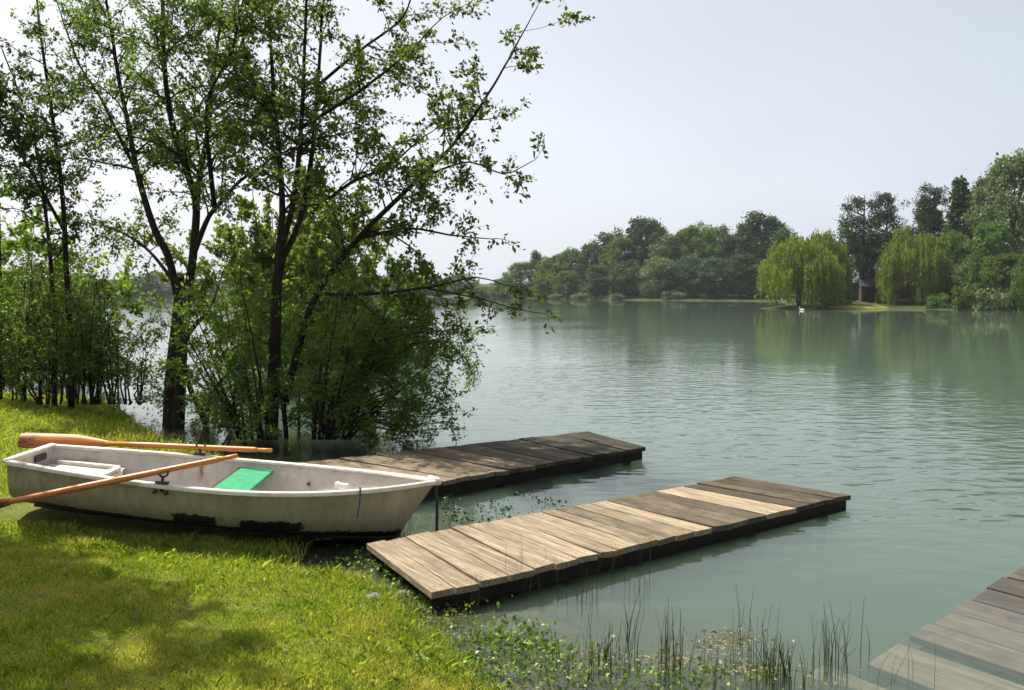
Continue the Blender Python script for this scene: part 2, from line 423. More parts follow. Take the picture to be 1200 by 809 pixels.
ang = np.concatenate([np.arange(-48, 48, .4), np.arange(48, 312, 3.0)])
rad = np.concatenate([[.3], np.geomspace(.9, 3.0, 12, endpoint=False), np.geomspace(3.0, 950, 330)])
AA, RR = np.meshgrid(np.radians(ang), rad)
GX, GY = np.sin(AA) * RR, np.cos(AA) * RR
na, nr = len(ang), len(rad)
HZ = height(GX.ravel(), GY.ravel())
idx = np.arange(nr * na).reshape(nr, na)
F = np.stack([idx[:-1], idx[1:], np.roll(idx, -1, 1)[1:], np.roll(idx, -1, 1)[:-1]], -1).reshape(-1, 4)
F = F[:, ::-1]
Vg = np.stack([GX.ravel(), GY.ravel(), HZ], 1)
cap = np.array([[0, 0, Vg[:na, 2].mean()]])
me = mesh_np('ground', Vg, F, True)
bm = bmesh.new(); bm.from_mesh(me); bm.verts.ensure_lookup_table()
bm.faces.new([bm.verts[i] for i in range(na)][::-1]); bm.to_mesh(me); bm.free()
tag(link('ground', me, M['ground']), 'green lawn running down to the bank and bed of the lake', 'ground', kind='structure')

# sunken jetty: boards under the surface, used for the depth of the water above them
J0 = np.array([3.5, 5.84]); E1 = np.array([-.802, -.597]); E2 = np.array([.597, -.802])
def jz(s): return .058 - .095 * s
SUNK = [(.66, 1.37), (1.56, 1.85), (2.2, 2.5), (2.78, 3.05)]
dep = np.maximum(-HZ, 0)
keep = (HZ[F].min(1) < .09)
used = np.unique(F[keep]); remap = np.full(len(Vg), -1); remap[used] = np.arange(len(used))
Vw = Vg[used].copy(); Vw[:, 2] = 0
me = mesh_np('lake', Vw, remap[F[keep]], True)
me.attributes.new('depth', 'FLOAT', 'POINT').data.foreach_set('value', dep[used].astype(np.float32))
tag(link('lake', me, M['water']), 'wide green lake with small ripples and tree reflections', 'lake', kind='structure')

# ------------------------------------------------------------------ leaves, wood, trees
def leaf_cards(C, axis, size, width=.5, rng=None, fold=.18):
    C = np.asarray(C); n = len(C)
    a = axis / (np.linalg.norm(axis, axis=1)[:, None] + 1e-9)
    r = rng.normal(size=(n, 3)); b = np.cross(a, r); b /= np.linalg.norm(b, axis=1)[:, None] + 1e-9
    nn = np.cross(a, b)
    L = np.broadcast_to(np.asarray(size, float), (n,))[:, None]; W = L * width * .5
    V = np.stack([C, C + a * L * .45 + b * W + nn * L * fold, C + a * L - nn * L * fold * .5, C + a * L * .45 - b * W + nn * L * fold], 1).reshape(-1, 3)
    return V
def leaf_mesh(name, V):
    return mesh_np(name, V, np.arange(len(V)).reshape(-1, 4))
def smooth_path(P, step=.12):
    P = np.asarray(P, float)
    Q = np.concatenate([[2 * P[0] - P[1]], P, [2 * P[-1] - P[-2]]])
    out = []
    for i in range(1, len(Q) - 2):
        n = max(2, int(np.linalg.norm(Q[i + 1] - Q[i]) / step))
        for t in np.arange(n) / n:
            a, b, c, d = Q[i - 1], Q[i], Q[i + 1], Q[i + 2]
            out.append(.5 * (2 * b + (c - a) * t + (2 * a - 5 * b + 4 * c - d) * t * t + (3 * b - a - 3 * c + d) * t ** 3))
    out.append(P[-1])
    return np.array(out)
def unit(v): return v / (np.linalg.norm(v) + 1e-9)
class Tree:
    def __init__(s, seed): s.rng = np.random.default_rng(seed); s.w = MB(); s.LC = []; s.LA = []; s.LS = []
    def leaves_on(s, path, n, size, spread=.03):
        r = s.rng; m = len(path)
        k = r.random(n) * (m - 1.001); i = k.astype(int); f = (k - i)[:, None]
        p = path[i] * (1 - f) + path[i + 1] * f + r.normal(size=(n, 3)) * spread
        d = np.array([path[-1] - path[0]]); d = d / (np.linalg.norm(d) + 1e-9)
        s.LC.append(p); s.LA.append(d * .5 + r.normal(size=(n, 3)) * .8 + np.array([0, 0, -.25])); s.LS.append(size * r.uniform(.5, 1.5, n))
    def shoot(s, p, d, L, r0, n=6, droop=.1, wig=.12, sides=4):
        r = s.rng; pts = [p]; d = unit(d)
        for _ in range(n):
            d = unit(d + r.normal(size=3) * wig + np.array([0, 0, -droop / n]))
            pts.append(pts[-1] + d * L / n)
        pts = np.array(pts)
        s.w.tube(pts, np.linspace(r0, max(r0 * .25, .0018), len(pts)), sides, False)
        return pts
    def limb(s, P, r0, r1, sec=4, sec_len=.9, t0=.25, leaf=.06, per=9, ter=5, up=.25, droop=.25, sides=7, jit=.015, side_bias=None, tip=True, lens=None):
        r = s.rng
        P = smooth_path(P); n = len(P)
        P = P + np.cumsum(r.normal(size=(n, 3)) * jit * .35, 0) * np.linspace(0, 1, n)[:, None]
        s.w.tube(P, np.linspace(r0, r1, n) ** 1.0, sides)
        ln = np.linalg.norm(np.diff(P, axis=0), axis=1).sum()
        for t in np.sort(r.random(int(ln * sec * (1 - t0)))) * (1 - t0) + t0:
            i = min(int(t * (n - 1)), n - 2)
            T = unit(P[i + 1] - P[i])
            o = r.normal(size=3); o = unit(o - T * (o @ T))
            if side_bias is not None: o = unit(o + np.array(side_bias) * .8)
            d = T * r.uniform(.25, .8) + o + np.array([0, 0, up])
            L = sec_len * (1 - .5 * t) * r.uniform(.45, 1.4)
            rr = min((r0 + (r1 - r0) * t) * .45, .012 * L + .004)
            s.branch(P[i], d, L, rr, leaf, per, ter, droop)
        if tip: s.branch(P[-1], P[-1] - P[-3], sec_len * .6, r1, leaf, per, ter, droop)
    def branch(s, p, d, L, rr, leaf, per, ter, droop):
        r = s.rng
        B = s.shoot(p, d, L, rr, 7, droop)
        for u in r.random(max(2, int(L * ter))) * .85 + .15:
            j = min(int(u * 7), 6); q = B[j] + (B[j + 1] - B[j]) * (u * 7 - j)
            dd = unit(B[j + 1] - B[j]) * .7 + r.normal(size=3) * .6
            C = s.shoot(q, dd, r.uniform(.14, .42) * min(1.2, .55 + L * .5), .003, 3, .2, .2, 3)
            s.leaves_on(C, max(2, int(per * r.uniform(.4, 1.5))), leaf)
        s.leaves_on(B[3:], int(per * .8), leaf)
    def build(s, name, label, cat, leafmat, base, group=None, width=.55, bark=None):
        b = np.array(base)
        e = thing(name, label, cat, b, group=group)
        s.w.V = [v - b for v in s.w.V]
        s.w.build('trunk', bark or M['bark'], e, True)
        V = leaf_cards(np.concatenate(s.LC) - b, np.concatenate(s.LA), np.concatenate(s.LS), width, s.rng)
        link('crown', leaf_mesh('crown', V), leafmat, e)
        return e
def pth(y, *pts):
    """pixel path at distance y (a third number bends it nearer or farther)"""
    return [at(p[0], p[1], y + (p[2] if len(p) > 2 else 0)) for p in pts]

# --- the alder with two thick stems standing at the water's edge
ya = 12.6
T = Tree(11); kw = dict(sec=10, sec_len=1.25, leaf=.054, per=18, ter=9.0)
T.w.tube(smooth_path(pth(ya, (201, 520), (202, 490), (203, 440), (207, 395), (211, 350), (209, 325))), np.linspace(0.15, .075, len(smooth_path(pth(ya, (201, 520), (202, 490), (203, 440), (207, 395), (211, 350), (209, 325))))), 9)
T.w.tube(smooth_path(pth(ya - .15, (208, 512), (211, 455), (214, 400), (220, 350), (226, 300))), np.linspace(.10, .06, len(smooth_path(pth(ya - .15, (208, 512), (211, 455), (214, 400), (220, 350), (226, 300))))), 8)
T.limb(pth(ya, (208, 345), (197, 300), (182, 270, .1), (163, 208, .3), (149, 138, .5), (138, 87, .6), (124, 0, .8), (112, -70, .9)), .06, .011, t0=.3, **kw)
T.limb(pth(ya, (226, 305), (230, 242), (221, 208, -.2), (200, 138, -.4), (190, 52, -.5), (190, -40, -.5), (184, -110, -.4)), .062, .012, t0=.2, **kw)
T.limb(pth(ya, (229, 245), (236, 195, .3), (244, 150, .5), (248, 90, .7), (258, 20, .9), (262, -60, 1)), .05, .01, t0=.1, **kw)
T.limb(pth(ya, (226, 300), (244, 255, -.2), (258, 238, -.3), (280, 212, -.5), (309, 190, -.7), (335, 160, -.9)), .045, .008, t0=.3, **kw)
T.limb(pth(ya, (252, 245, -.2), (246, 190, -.3), (243, 120, -.4), (270, 60, -.6), (282, 0, -.7)), .04, .01, t0=.2, **kw)
T.limb(pth(ya, (204, 330), (170, 290, .4), (130, 268, .8), (105, 262, 1.0)), .03, .008, t0=.3, **kw)
T.limb(pth(ya, (163, 208, .3), (120, 120, .7), (90, 70, 1.0), (62, -10, 1.2)), .028, .008, t0=.15, **kw)
T.limb(pth(ya, (214, 400), (232, 378), (246, 365), (262, 330, .3)), .045, .01, t0=.5, sec=3, sec_len=.6, leaf=.06, per=7, ter=5)
T.limb(pth(ya - .1, (246, 520), (238, 488), (222, 452), (212, 415)), .05, .035, t0=.95, sec=1, tip=False)
T.limb(pth(ya - .2, (242, 520), (244, 480), (256, 450), (276, 425), (288, 395)), .04, .01, t0=.4, sec=5, sec_len=.6, leaf=.05, per=12, ter=8)
T.build('tall_tree', 'tall dark tree with a thick forked trunk standing at the water edge', 'tree', M['leaf_pale'], at(201, 500, ya) * [1, 1, 0] + [0, 0, -.12])

# --- the leaning multi-stemmed tree to its right
yb = 11.6
T = Tree(21); kw = dict(sec=8, sec_len=1.25, leaf=.058, per=18, ter=9.0)
T.limb(pth(yb, (318, 515), (320, 460), (322, 400), (323, 340), (327, 300)), .095, .07, sec=2, t0=.5, sec_len=.8, leaf=.065, per=8, ter=5, tip=False)
T.limb(pth(yb, (325, 310), (331, 250), (328, 190, .2), (322, 120, .4), (316, 50, .5), (310, -60, .7)), .05, .012, t0=.15, **kw)
T.limb(pth(yb, (326, 305), (343, 240, -.2), (352, 160, -.3), (355, 80, -.4), (358, -60, -.5)), .045, .012, t0=.2, **kw)
T.limb(pth(yb, (328, 310), (350, 262, .1), (364, 190, .2), (372, 110, .4), (379, 20, .5), (384, -60, .6)), .045, .012, t0=.2, **kw)
T.limb(pth(yb, (335, 470, -.1), (352, 400, -.3), (372, 345, -.5), (420, 280, -.7), (470, 230, -.9), (520, 180, -1.0), (560, 128, -1.1), (590, 75, -1.2), (618, 22, -1.2)), .055, .007, t0=.36, sec=9, sec_len=1.0, leaf=.062, per=18, ter=9)
T.limb(pth(yb, (372, 345, -.5), (430, 345, -.7), (500, 338, -.9), (560, 328, -1.0), (590, 336, -1.0)), .028, .006, t0=.2, sec=7, sec_len=.62, leaf=.06, per=18, ter=9, droop=.4)
T.limb(pth(yb, (366, 250, .1), (410, 215, -.2), (455, 195, -.4), (500, 160, -.6)), .03, .008, t0=.25, **kw)
T.limb(pth(yb, (353, 150, -.3), (400, 120, -.5), (450, 85, -.7), (500, 35, -.9)), .03, .008, t0=.25, **kw)
T.limb(pth(yb, (373, 100, .3), (420, 60, .2), (470, 20, .1), (490, -40, .1)), .025, .008, t0=.2, **kw)
T.limb(pth(yb, (325, 150, .3), (295, 90, .5), (282, 20, .7), (275, -50, .8)), .03, .008, t0=.2, **kw)
T.limb(pth(yb, (420, 280, -.7), (480, 268, -.9), (530, 275, -1.0), (575, 278, -1.1)), .022, .006, t0=.3, sec=6, sec_len=.5, leaf=.06, per=15, ter=9)
T.limb(pth(yb, (500, 205, -.9), (550, 190, -1.1), (590, 205, -1.2), (622, 190, -1.3)), .016, .005, t0=.2, sec=9, sec_len=.5, leaf=.06, per=16, ter=9)
T.limb(pth(yb, (345, 430, -.2), (410, 410, -.6), (470, 392, -.9), (530, 385, -1.2)), .028, .006, t0=.3, sec=6, sec_len=.65, leaf=.06, per=15, ter=9)
T.limb(pth(yb, (500, 338, -.9), (560, 350, -1.1), (605, 362, -1.2), (636, 366, -1.2)), .012, .004, t0=.25, sec=4.5, sec_len=.25, leaf=.065, per=7, ter=6)
T.build('leaning_tree', 'many stemmed tree with one long branch leaning out over the lake', 'tree', M['leaf_alder'], at(320, 512, yb) * [1, 1, 0] + [0, 0, -.12])

# --- willow bush at its foot
yd = 11.4
T = Tree(31)
for i in range(36):
    r = T.rng; bx = r.uniform(268, 415); s = (bx - 342) / 74
    tx = bx + s * r.uniform(35, 95) + r.normal() * 15; ty = r.uniform(350, 455) - 40 * (1 - abs(s))
    dz = r.uniform(-1.0, 1.2)
    T.limb(pth(yd, (bx, 515, dz * .4), ((bx * .6 + tx * .4), (515 * .55 + ty * .45), dz * .7), (tx, ty, dz)), .022, .006, sec=6.0, sec_len=.75, t0=.08, leaf=.054, per=19, ter=9, sides=5, droop=.3)
for k in range(9):
    T.limb(pth(yd, (372 + k * 3, 508, .2), (420 + k * 4, 450 - k * 8, -.2), (470 + k * 5, 415 - k * 5, -.5), (520 + k * 4, 392 + k * 5, -.9 + k * .15)), .013, .004, sec=6, sec_len=.6, t0=.25, leaf=.052, per=15, ter=8, sides=4, droop=.45)
for k in range(8):
    T.limb(pth(yd, (385, 505, -.2), (430, 465 + k * 5, -.5), (470, 450 + k * 8, -.7 + k * .1), (498 + k * 4, 440 + k * 9, -.9)), .014, .004, sec=6, sec_len=.6, t0=.3, leaf=.052, per=15, ter=8, sides=4, droop=.5)
T.build('willow_bush', 'dense green bush rising from the water below the leaning tree', 'bush', M['leaf_bush'], at(340, 512, yd) * [1, 1, 0] + [0, 0, -.2], width=.42)

# --- saplings and shrubs on the bank at the left
yc = 13.6
T = Tree(41); kw = dict(sec=7, sec_len=.95, leaf=.062, per=15, ter=8)
T.limb(pth(yc, (84, 478), (82, 400), (78, 320), (72, 220), (60, 120, .2), (48, 30, .3), (40, -60, .4)), .055, .012, t0=.35, **kw)
T.limb(pth(yc, (64, 478), (64, 400), (60, 300), (50, 200, .3), (30, 120, .5), (10, 60, .6)), .045, .01, t0=.4, **kw)
T.limb(pth(yc, (75, 270), (30, 190, -.4), (0, 140, -.7), (-25, 110, -.8)), .03, .008, t0=.3, sec=14, sec_len=1.0, leaf=.08, per=18, ter=9)
T.build('slender_tree', 'slender dark tree with two thin stems on the left bank', 'tree', M['leaf_dark'], [*at(75, 478, yc)[:2], hz(*at(75, 478, yc)[:2]) - .05])
def shrub(seed, px, w, top, y, label, mat, stems=11, leaf=.06, sec=5, group=None, base=474):
    T = Tree(seed); r = T.rng
    for i in range(stems):
        u = r.uniform(-1, 1); bx = px + u * w * .45
        tx = px + u * w * r.uniform(.6, 1.15); ty = top + abs(u) * 35 + r.uniform(-10, 60)
        dz = r.uniform(-.6, .6)
        T.limb(pth(y, (bx, base, dz * .4), (bx * .5 + tx * .5 + r.normal() * 6, (base + ty) / 2, dz * .7), (tx, ty, dz)), .018, .005, sec=sec * 1.4, sec_len=.7, t0=.2, leaf=leaf * .8, per=13, ter=8, sides=5)
    b = at(px, base, y)
    return T.build('shrub', label, 'shrub', mat, [b[0], b[1], hz(b[0], b[1]) - .05], group)
G_ = 'shrubs along the left bank'
shrub(51, 12, 40, 275, 13.8, 'bushy shrub on the left bank at the edge of the photo', M['leaf_alder'], 14, group=G_)
shrub(52, 58, 30, 335, 13.4, 'shrub around the feet of the slender two stemmed tree', M['leaf_bush'], 12, group=G_)
shrub(53, 105, 30, 330, 13.5, 'shrub of thin upright shoots right of the slender tree', M['leaf_alder'], 12, group=G_)
shrub(55, 158, 20, 385, 13.2, 'low leafy shrub at the tip of the left bank', M['leaf_bush'], 9, group=G_)
shrub(56, 85, 30, 290, 14.3, 'taller pale shrub behind the slender two stemmed tree', M['leaf_pale'], 12, group=G_)
shrub(54, 138, 30, 340, 13.4, 'open twiggy shrub nearest to the thick forked trunk', M['leaf_pale'], 9, sec=3.6, group=G_)
# brighter trees behind them
def round_tree(seed, px, top, w, y, label, mat, group=None, leaf=.11, n=13, name='round_tree'):
    T = Tree(seed); r = T.rng
    b = at(px, 400, y); zb = hz(b[0], b[1]); H = at(px, top, y)[2]
    for i in range(n):
        a = r.random() * 6.28; q = math.sqrt(r.random())
        ex = np.array([b[0] + math.cos(a) * q * w, b[1] + math.sin(a) * q * w, H * (1 - .42 * q * q) * r.uniform(.8, 1)])
        ba = np.array([b[0] + math.cos(a) * .15, b[1] + math.sin(a) * .15, zb - .1])
        T.limb([ba, ba * .45 + ex * .55 + np.array([0, 0, -.35 * q]), ex], .05, .012, sec=6, sec_len=1.3, t0=.2, leaf=leaf, per=15, ter=6.5, sides=5)
    return T.build(name, label, 'tree', mat, [b[0], b[1], zb - .1], group, bark=M['bark'])
round_tree(61, 340, 215, 3.5, 27, 'bright green rounded tree seen behind the forest of stems', M['leaf_bright'], leaf=.15, n=24)
round_tree(62, 430, 285, 2.2, 29, 'lower green tree showing right of the bright rounded tree', M['leaf_far_green'], leaf=.15, n=11)
round_tree(63, 0, 245, 2.8, 19, 'bright leafy tree beyond the left bank shrubs', M['leaf_bright'], leaf=.12, n=18)
# tree left of the view whose crown overhangs the lawn and shades it
T = Tree(71)
bb = np.array([-6.6, 6.9, .3])
T.w.tube(smooth_path([bb, bb + [.1, 0, 1.5], bb + [.35, .1, 3.0]]), np.linspace(.17, .12, len(smooth_path([bb, bb + [.1, 0, 1.5], bb + [.35, .1, 3.0]]))), 8)
for e in [(-4.9, 6.3, 6.2), (-5.3, 5.6, 6.0), (-4.7, 6.9, 6.9), (-6, 7.5, 7.4), (-7.4, 7.2, 6.0), (-5.2, 7.0, 7.2), (-5.8, 5.3, 5.8), (-4.5, 5.9, 5.9), (-5.0, 5.2, 6.3), (-5.6, 6.2, 7.0), (-6.4, 5.6, 6.6)]:
    a = bb + [.33, .1, 2.8]; e = np.array(e)
    T.limb([a, a * .5 + e * .5 + np.array([0, 0, .35]), e], .06, .012, sec=7, sec_len=1.1, t0=.3, leaf=.095, per=22, ter=9)
T.build('overhanging_tree', 'tree left of the lawn whose leafy crown overhangs and shades the grass', 'tree', M['leaf_alder'], bb)

# ------------------------------------------------------------------ distant trees (prototypes share their meshes)
def crown_clumps(seed, clumps, per, leaf, squash=.8, width=.75):
    r = np.random.default_rng(seed); C = []; A = []
    for (x, y, z, rad_) in clumps:
        d = r.normal(size=(per, 3)); d /= np.linalg.norm(d, axis=1)[:, None]
        k = rad_ * r.uniform(.55, 1.08, per)[:, None] * (1 + .25 * r.normal(size=(per, 1)))
        C.append(np.array([x, y, z]) + d * k * [1, 1, squash]); A.append(d * .5 + r.normal(size=(per, 3)) * .7)
    C = np.concatenate(C); A = np.concatenate(A)
    return leaf_cards(C, A, leaf * r.uniform(.6, 1.4, len(C)), width, r)
PROTO = {}
def proto(kind, seed):
    if (kind, seed) in PROTO: return PROTO[(kind, seed)]
    r = np.random.default_rng(seed * 7 + len(kind)); cl = []; w = MB()
    if kind == 'broad':           # unit: 10 m tall, about 7 m wide
        w.tube([(0, 0, -.3), (.1, 0, 2), (0, .1, 5), (.1, 0, 8.4)], [.22, .17, .11, .04], 7)
        for i in range(64):
            z = r.uniform(.3, 9.3); env = 3.3 * math.sin(math.pi * min(1, (z + 1.6) / 11.4)) ** .6
            a = r.random() * 6.28; q = env * math.sqrt(r.uniform(.25, 1)) * .85
            cl.append((math.cos(a) * q, math.sin(a) * q, z, r.uniform(.55, 1.15)))
            if i % 3 == 0: w.tube([(0, 0, z * .55), (math.cos(a) * q * .5, math.sin(a) * q * .5, z * .8), (math.cos(a) * q, math.sin(a) * q, z)], [.07, .045, .02], 4)
        for i in range(5): cl.append((r.normal() * .5, r.normal() * .5, r.uniform(8.8, 9.9), r.uniform(.4, .7)))
        for i in range(40):
            z = r.uniform(1, 9.8); env = 3.7 * math.sin(math.pi * min(1, (z + 1.4) / 11.6)) ** .6; a = r.random() * 6.28
            env *= r.uniform(.72, .97); cl.append((math.cos(a) * env, math.sin(a) * env, z + r.uniform(-.2, .5), r.uniform(.3, .55)))
        V = crown_clumps(seed, cl, 115, .25, 1.25)
    elif kind == 'slim':          # poplar or birch like, pointed
        w.tube([(0, 0, -.3), (0, 0, 5), (.05, 0, 9.2)], [.17, .1, .03], 6)
        for i in range(48):
            z = r.uniform(.3, 9.6); env = 2.1 * (1 - (z / 10.3) ** 2.2) ** .8 * min(1, z / 2 + .5)
            a = r.random() * 6.28; q = env * math.sqrt(r.uniform(.2, 1)) * .85
            cl.append((math.cos(a) * q, math.sin(a) * q, z, r.uniform(.4, .8)))
        V = crown_clumps(seed, cl, 120, .25, 1.3)
    elif kind == 'spruce':
        w.tube([(0, 0, -.3), (0, 0, 5), (0, 0, 9.6)], [.18, .1, .02], 6)
        for i in range(70):
            z = .9 + 9 * (i / 70) ** 1.1; env = 2.2 * (1 - z / 10.2) + .15; a = i * 2.4 + r.normal() * .3
            for k in range(3):
                q = env * (k + 1) / 3 * r.uniform(.8, 1.1)
                cl.append((math.cos(a) * q, math.sin(a) * q, z - q * .22, .22 + .1 * (3 - k)))
        V = crown_clumps(seed, cl, 26, .26, .55)
    elif kind == 'pine':          # bare trunk, flat dark plates of needles
        w.tube([(0, 0, -.3), (.05, 0, 4), (-.05, 0, 7), (0, 0, 9.7)], [.2, .16, .11, .03], 7)
        for i in range(40):
            z = r.uniform(2.8, 9.8); env = 2.6 * (1 - ((z - 6.2) / 4.2) ** 2) ** .5 if abs(z - 6.2) < 4.1 else .4
            a = i * 2.4; q = env * r.uniform(.5, 1)
            x, y = math.cos(a) * q, math.sin(a) * q
            w.tube([(0, 0, z - .5 - q * .1), (x * .6, y * .6, z - .25), (x, y, z)], [.06, .04, .015], 4)
            for k in range(3): cl.append((x * (1 - k * .25) + r.normal() * .25, y * (1 - k * .25) + r.normal() * .25, z + r.normal() * .12, r.uniform(.4, .75)))
        V = crown_clumps(seed, cl, 80, .22, .55, .4)
    elif kind == 'willow':        # domed head with hanging curtains
        w.tube([(0, 0, -.3), (.15, 0, 2), (0, .1, 4.5), (.2, 0, 7)], [.35, .28, .18, .06], 7)
        C = []; A = []
        for i in range(46):
            a0 = i * 2.4 + r.normal() * .2; q0 = 4.9 * math.sqrt((i + .5) / 46) * r.uniform(.9, 1.06)
            zt = 9.7 * (1 - .40 * (q0 / 5.0) ** 2.0) * r.uniform(.84, 1.04)
            hx, hy = math.cos(a0) * q0, math.sin(a0) * q0
            w.tube([(0, 0, 3.5 + r.random() * 3), (hx * .5, hy * .5, zt * .85), (hx, hy, zt)], [.1, .06, .02], 4)
            reach = r.uniform(.6, 1.0) if q0 > 2.6 else r.uniform(.15, .5)
            for j in range(20):
                b_ = r.random() * 6.28; rr = .85 * math.sqrt(r.random()); x, y = hx + math.cos(b_) * rr, hy + math.sin(b_) * rr
                z0 = zt - rr * rr * .8 + r.normal() * .12; ln = min(z0 - .05, z0 * reach * r.uniform(.55, 1.1)); n = int(ln * 7) + 3
                t_ = r.random(n) ** .85; sway = r.normal() * .2
                C.append(np.stack([x * (1 + .06 * t_) + sway * t_ + r.normal(size=n) * .07, y * (1 + .06 * t_) + r.normal(size=n) * .07, z0 - ln * t_], 1))
                A.append(np.stack([r.normal(size=n) * .3, r.normal(size=n) * .3, -np.ones(n)], 1))
        C = np.concatenate(C); A = np.concatenate(A)
        V = leaf_cards(C, A, .36 * r.uniform(.5, 1.5, len(C)), .34, r)
    elif kind == 'bush':          # unit: 2 m tall
        for i in range(6): 
            a = r.random() * 6.28; w.tube([(0, 0, -.2), (math.cos(a) * .4, math.sin(a) * .4, .8), (math.cos(a) * .8, math.sin(a) * .8, 1.5)], [.04, .03, .01], 4)
        for i in range(18):
            a = r.random() * 6.28; q = math.sqrt(r.random()) * 1.5; cl.append((math.cos(a) * q, math.sin(a) * q, r.uniform(.2, 1.7) * (1 - .2 * q), r.uniform(.35, .6)))
        V = crown_clumps(seed, cl, 100, .2)
    PROTO[(kind, seed)] = (w.mesh('trunk', True), leaf_mesh('crown', V))
    return PROTO[(kind, seed)]
trng = np.random.default_rng(5)
DONE = {}
def far_tree(kind, seed, mat, px, top, w, y, name, label, group=None, cat='tree'):
    """a copy of a distant tree: px centre, px top, px width, metres away"""
    tm, cm = proto(kind, seed)
    p = at(px, 350, y); zb = hz(p[0], p[1]); H = at(px, top, y)[2] - zb
    uh, uw = {'broad': (10, 7.4), 'slim': (10, 4.6), 'spruce': (10, 4.6), 'pine': (10, 5.4), 'willow': (9.8, 10.6), 'bush': (2, 3.4)}[kind]
    e = thing(name, label, cat, (p[0], p[1], zb - .05), trng.random() * 6.28, group)
    key = (kind, seed, mat.name)
    if key not in DONE:
        DONE[key] = (tm.copy(), cm.copy()); DONE[key][0].materials.append(M['bark_far']); DONE[key][1].materials.append(mat)
    for nm, me_ in zip(('trunk', 'crown'), DONE[key]):
        o = bpy.data.objects.new(nm, me_); COL.objects.link(o); o.parent = e
    sx = w / 1000 * y / uw; e.scale = (sx, sx, H / uh)
    if kind == 'willow': e.rotation_euler = (0, 0, seed * 1.3 + 1.7)
    return e
fg, fd, fbl, fgr = M['leaf_far_green'], M['leaf_far_dark'], M['leaf_far_blue'], M['leaf_far_grey']
GW = 'trees of the wood on the far shore'
WOOD = [ # px, top, width px, metres, kind, seed, material, label
 (566, 336, 34, 262, 'broad', 1, fg, 'low tree at the far left tip of the wood across the lake'),
 (590, 327, 30, 250, 'broad', 2, fg, 'small pale tree beside the left tip of the far wood'),
 (611, 309, 34, 238, 'broad', 3, fg, 'rounded light green tree left of the pointed one in the far wood'),
 (628, 295, 20, 236, 'slim', 1, fd, 'thin pointed dark tree near the left end of the far wood'),
 (650, 299, 38, 226, 'broad', 4, fg, 'light green bushy tree right of the thin pointed one across the lake'),
 (671, 293, 30, 222, 'broad', 1, fg, 'pale tree between two darker ones in the far wood, left part'),
 (690, 285, 34, 216, 'broad', 5, fd, 'dark green tree in the left half of the far wood'),
 (710, 275, 34, 214, 'slim', 2, fbl, 'bluish pointed tree in the left half of the far wood'),
 (731, 279, 44, 206, 'broad', 2, fg, 'broad mid green tree just left of the high bluish peak'),
 (756, 259, 48, 207, 'broad', 3, fbl, 'high bluish tree making the peak in the middle of the far wood'),
 (786, 277, 46, 198, 'broad', 4, fgr, 'greyish green tree in the dip right of the middle peak'),
 (814, 265, 48, 197, 'broad', 5, fg, 'bright green round tree right of the dip in the far wood'),
 (836, 268, 44, 192, 'broad', 1, fg, 'green tree with flat top in the right half of the far wood'),
 (858, 276, 42, 187, 'broad', 2, fbl, 'dusky lower tree just left of the highest far tree'),
 (889, 248, 50, 184, 'slim', 3, fbl, 'highest bluish tree at the right end of the far wood'),
 (876, 264, 40, 186, 'broad', 3, fbl, 'dark tree against the left side of the highest far tree'),
 (914, 262, 44, 182, 'broad', 4, fd, 'dark tree half hidden behind the left weeping willow'),
 (600, 318, 26, 244, 'slim', 4, fd, 'thin dark tree at the left of the far wood, beside the rounded light green one'),
 (640, 303, 26, 232, 'broad', 5, fd, 'dark tree wedged beside the thin pointed one across the lake'),
 (660, 297, 24, 224, 'slim', 1, fg, 'light slim tree in the left third of the far wood'),
 (722, 270, 24, 211, 'slim', 4, fbl, 'slim bluish spire left of the middle peak'),
 (744, 266, 30, 208, 'slim', 3, fd, 'dark pointed shoulder of the middle peak'),
 (772, 268, 30, 204, 'slim', 2, fd, 'dark spire on the right shoulder of the middle peak'),
 (800, 272, 30, 199, 'broad', 2, fd, 'dark tree between the dip and the bright round far tree'),
 (846, 266, 26, 190, 'slim', 1, fgr, 'pale slim tree rising beside the flat topped one'),
 (902, 256, 30, 184, 'slim', 2, fbl, 'pointed bluish tree on the right shoulder of the highest far tree'),
]
for px, top, w, y, k, sd, mt, lb in WOOD: far_tree(k, sd, mt, px, top, w * 1.45, y, {'broad': 'leafy_tree', 'slim': 'pointed_tree'}[k], lb, GW)
# the lower front row on the far waterline
FRONT = [(638, 322, 34, 216, fg, 'low bright tree on the waterline below the thin pointed one'), (664, 318, 30, 210, fg, 'low tree leaning over the far waterline, left part'), (700, 312, 36, 201, fd, 'low dark tree over the far waterline below the bluish pointed one'),
 (735, 306, 40, 193, fd, 'shadowy waterline tree left of the middle peak'), (772, 302, 44, 187, fgr, 'pale waterline tree at the foot of the middle peak'), (806, 300, 44, 183, fbl, 'bluish waterline tree below the bright round one'),
 (838, 304, 44, 178, fbl, 'dusky waterline tree below the flat topped one'), (868, 300, 44, 175, fd, 'dark waterline tree below the highest far tree'), (900, 306, 44, 172, fd, 'dark waterline tree touching the left weeping willow')]
for i, (px, top, w, y, mt, lb) in enumerate(FRONT): far_tree('broad', 1 + i % 5, mt, px, top, w * 1.3, y, 'leafy_tree', lb, GW)
GB = 'bushes along the far waterline'
for i, (px, top, w, y, lb) in enumerate([(682, 342, 26, 196, 'small grey green bush by the pale gap on the far waterline'), (722, 343, 22, 189, 'small bush in the pale gap below the wood'), (655, 343, 24, 207, 'bush low over the far water at the left of the wood'), (612, 342, 26, 232, 'bush at the left tip of the far shore'), (790, 340, 30, 180, 'bush at the dark waterline in the middle of the wood')]):
    far_tree('bush', 1, fgr, px, top, w, y, 'bush', lb, GB, 'bush')
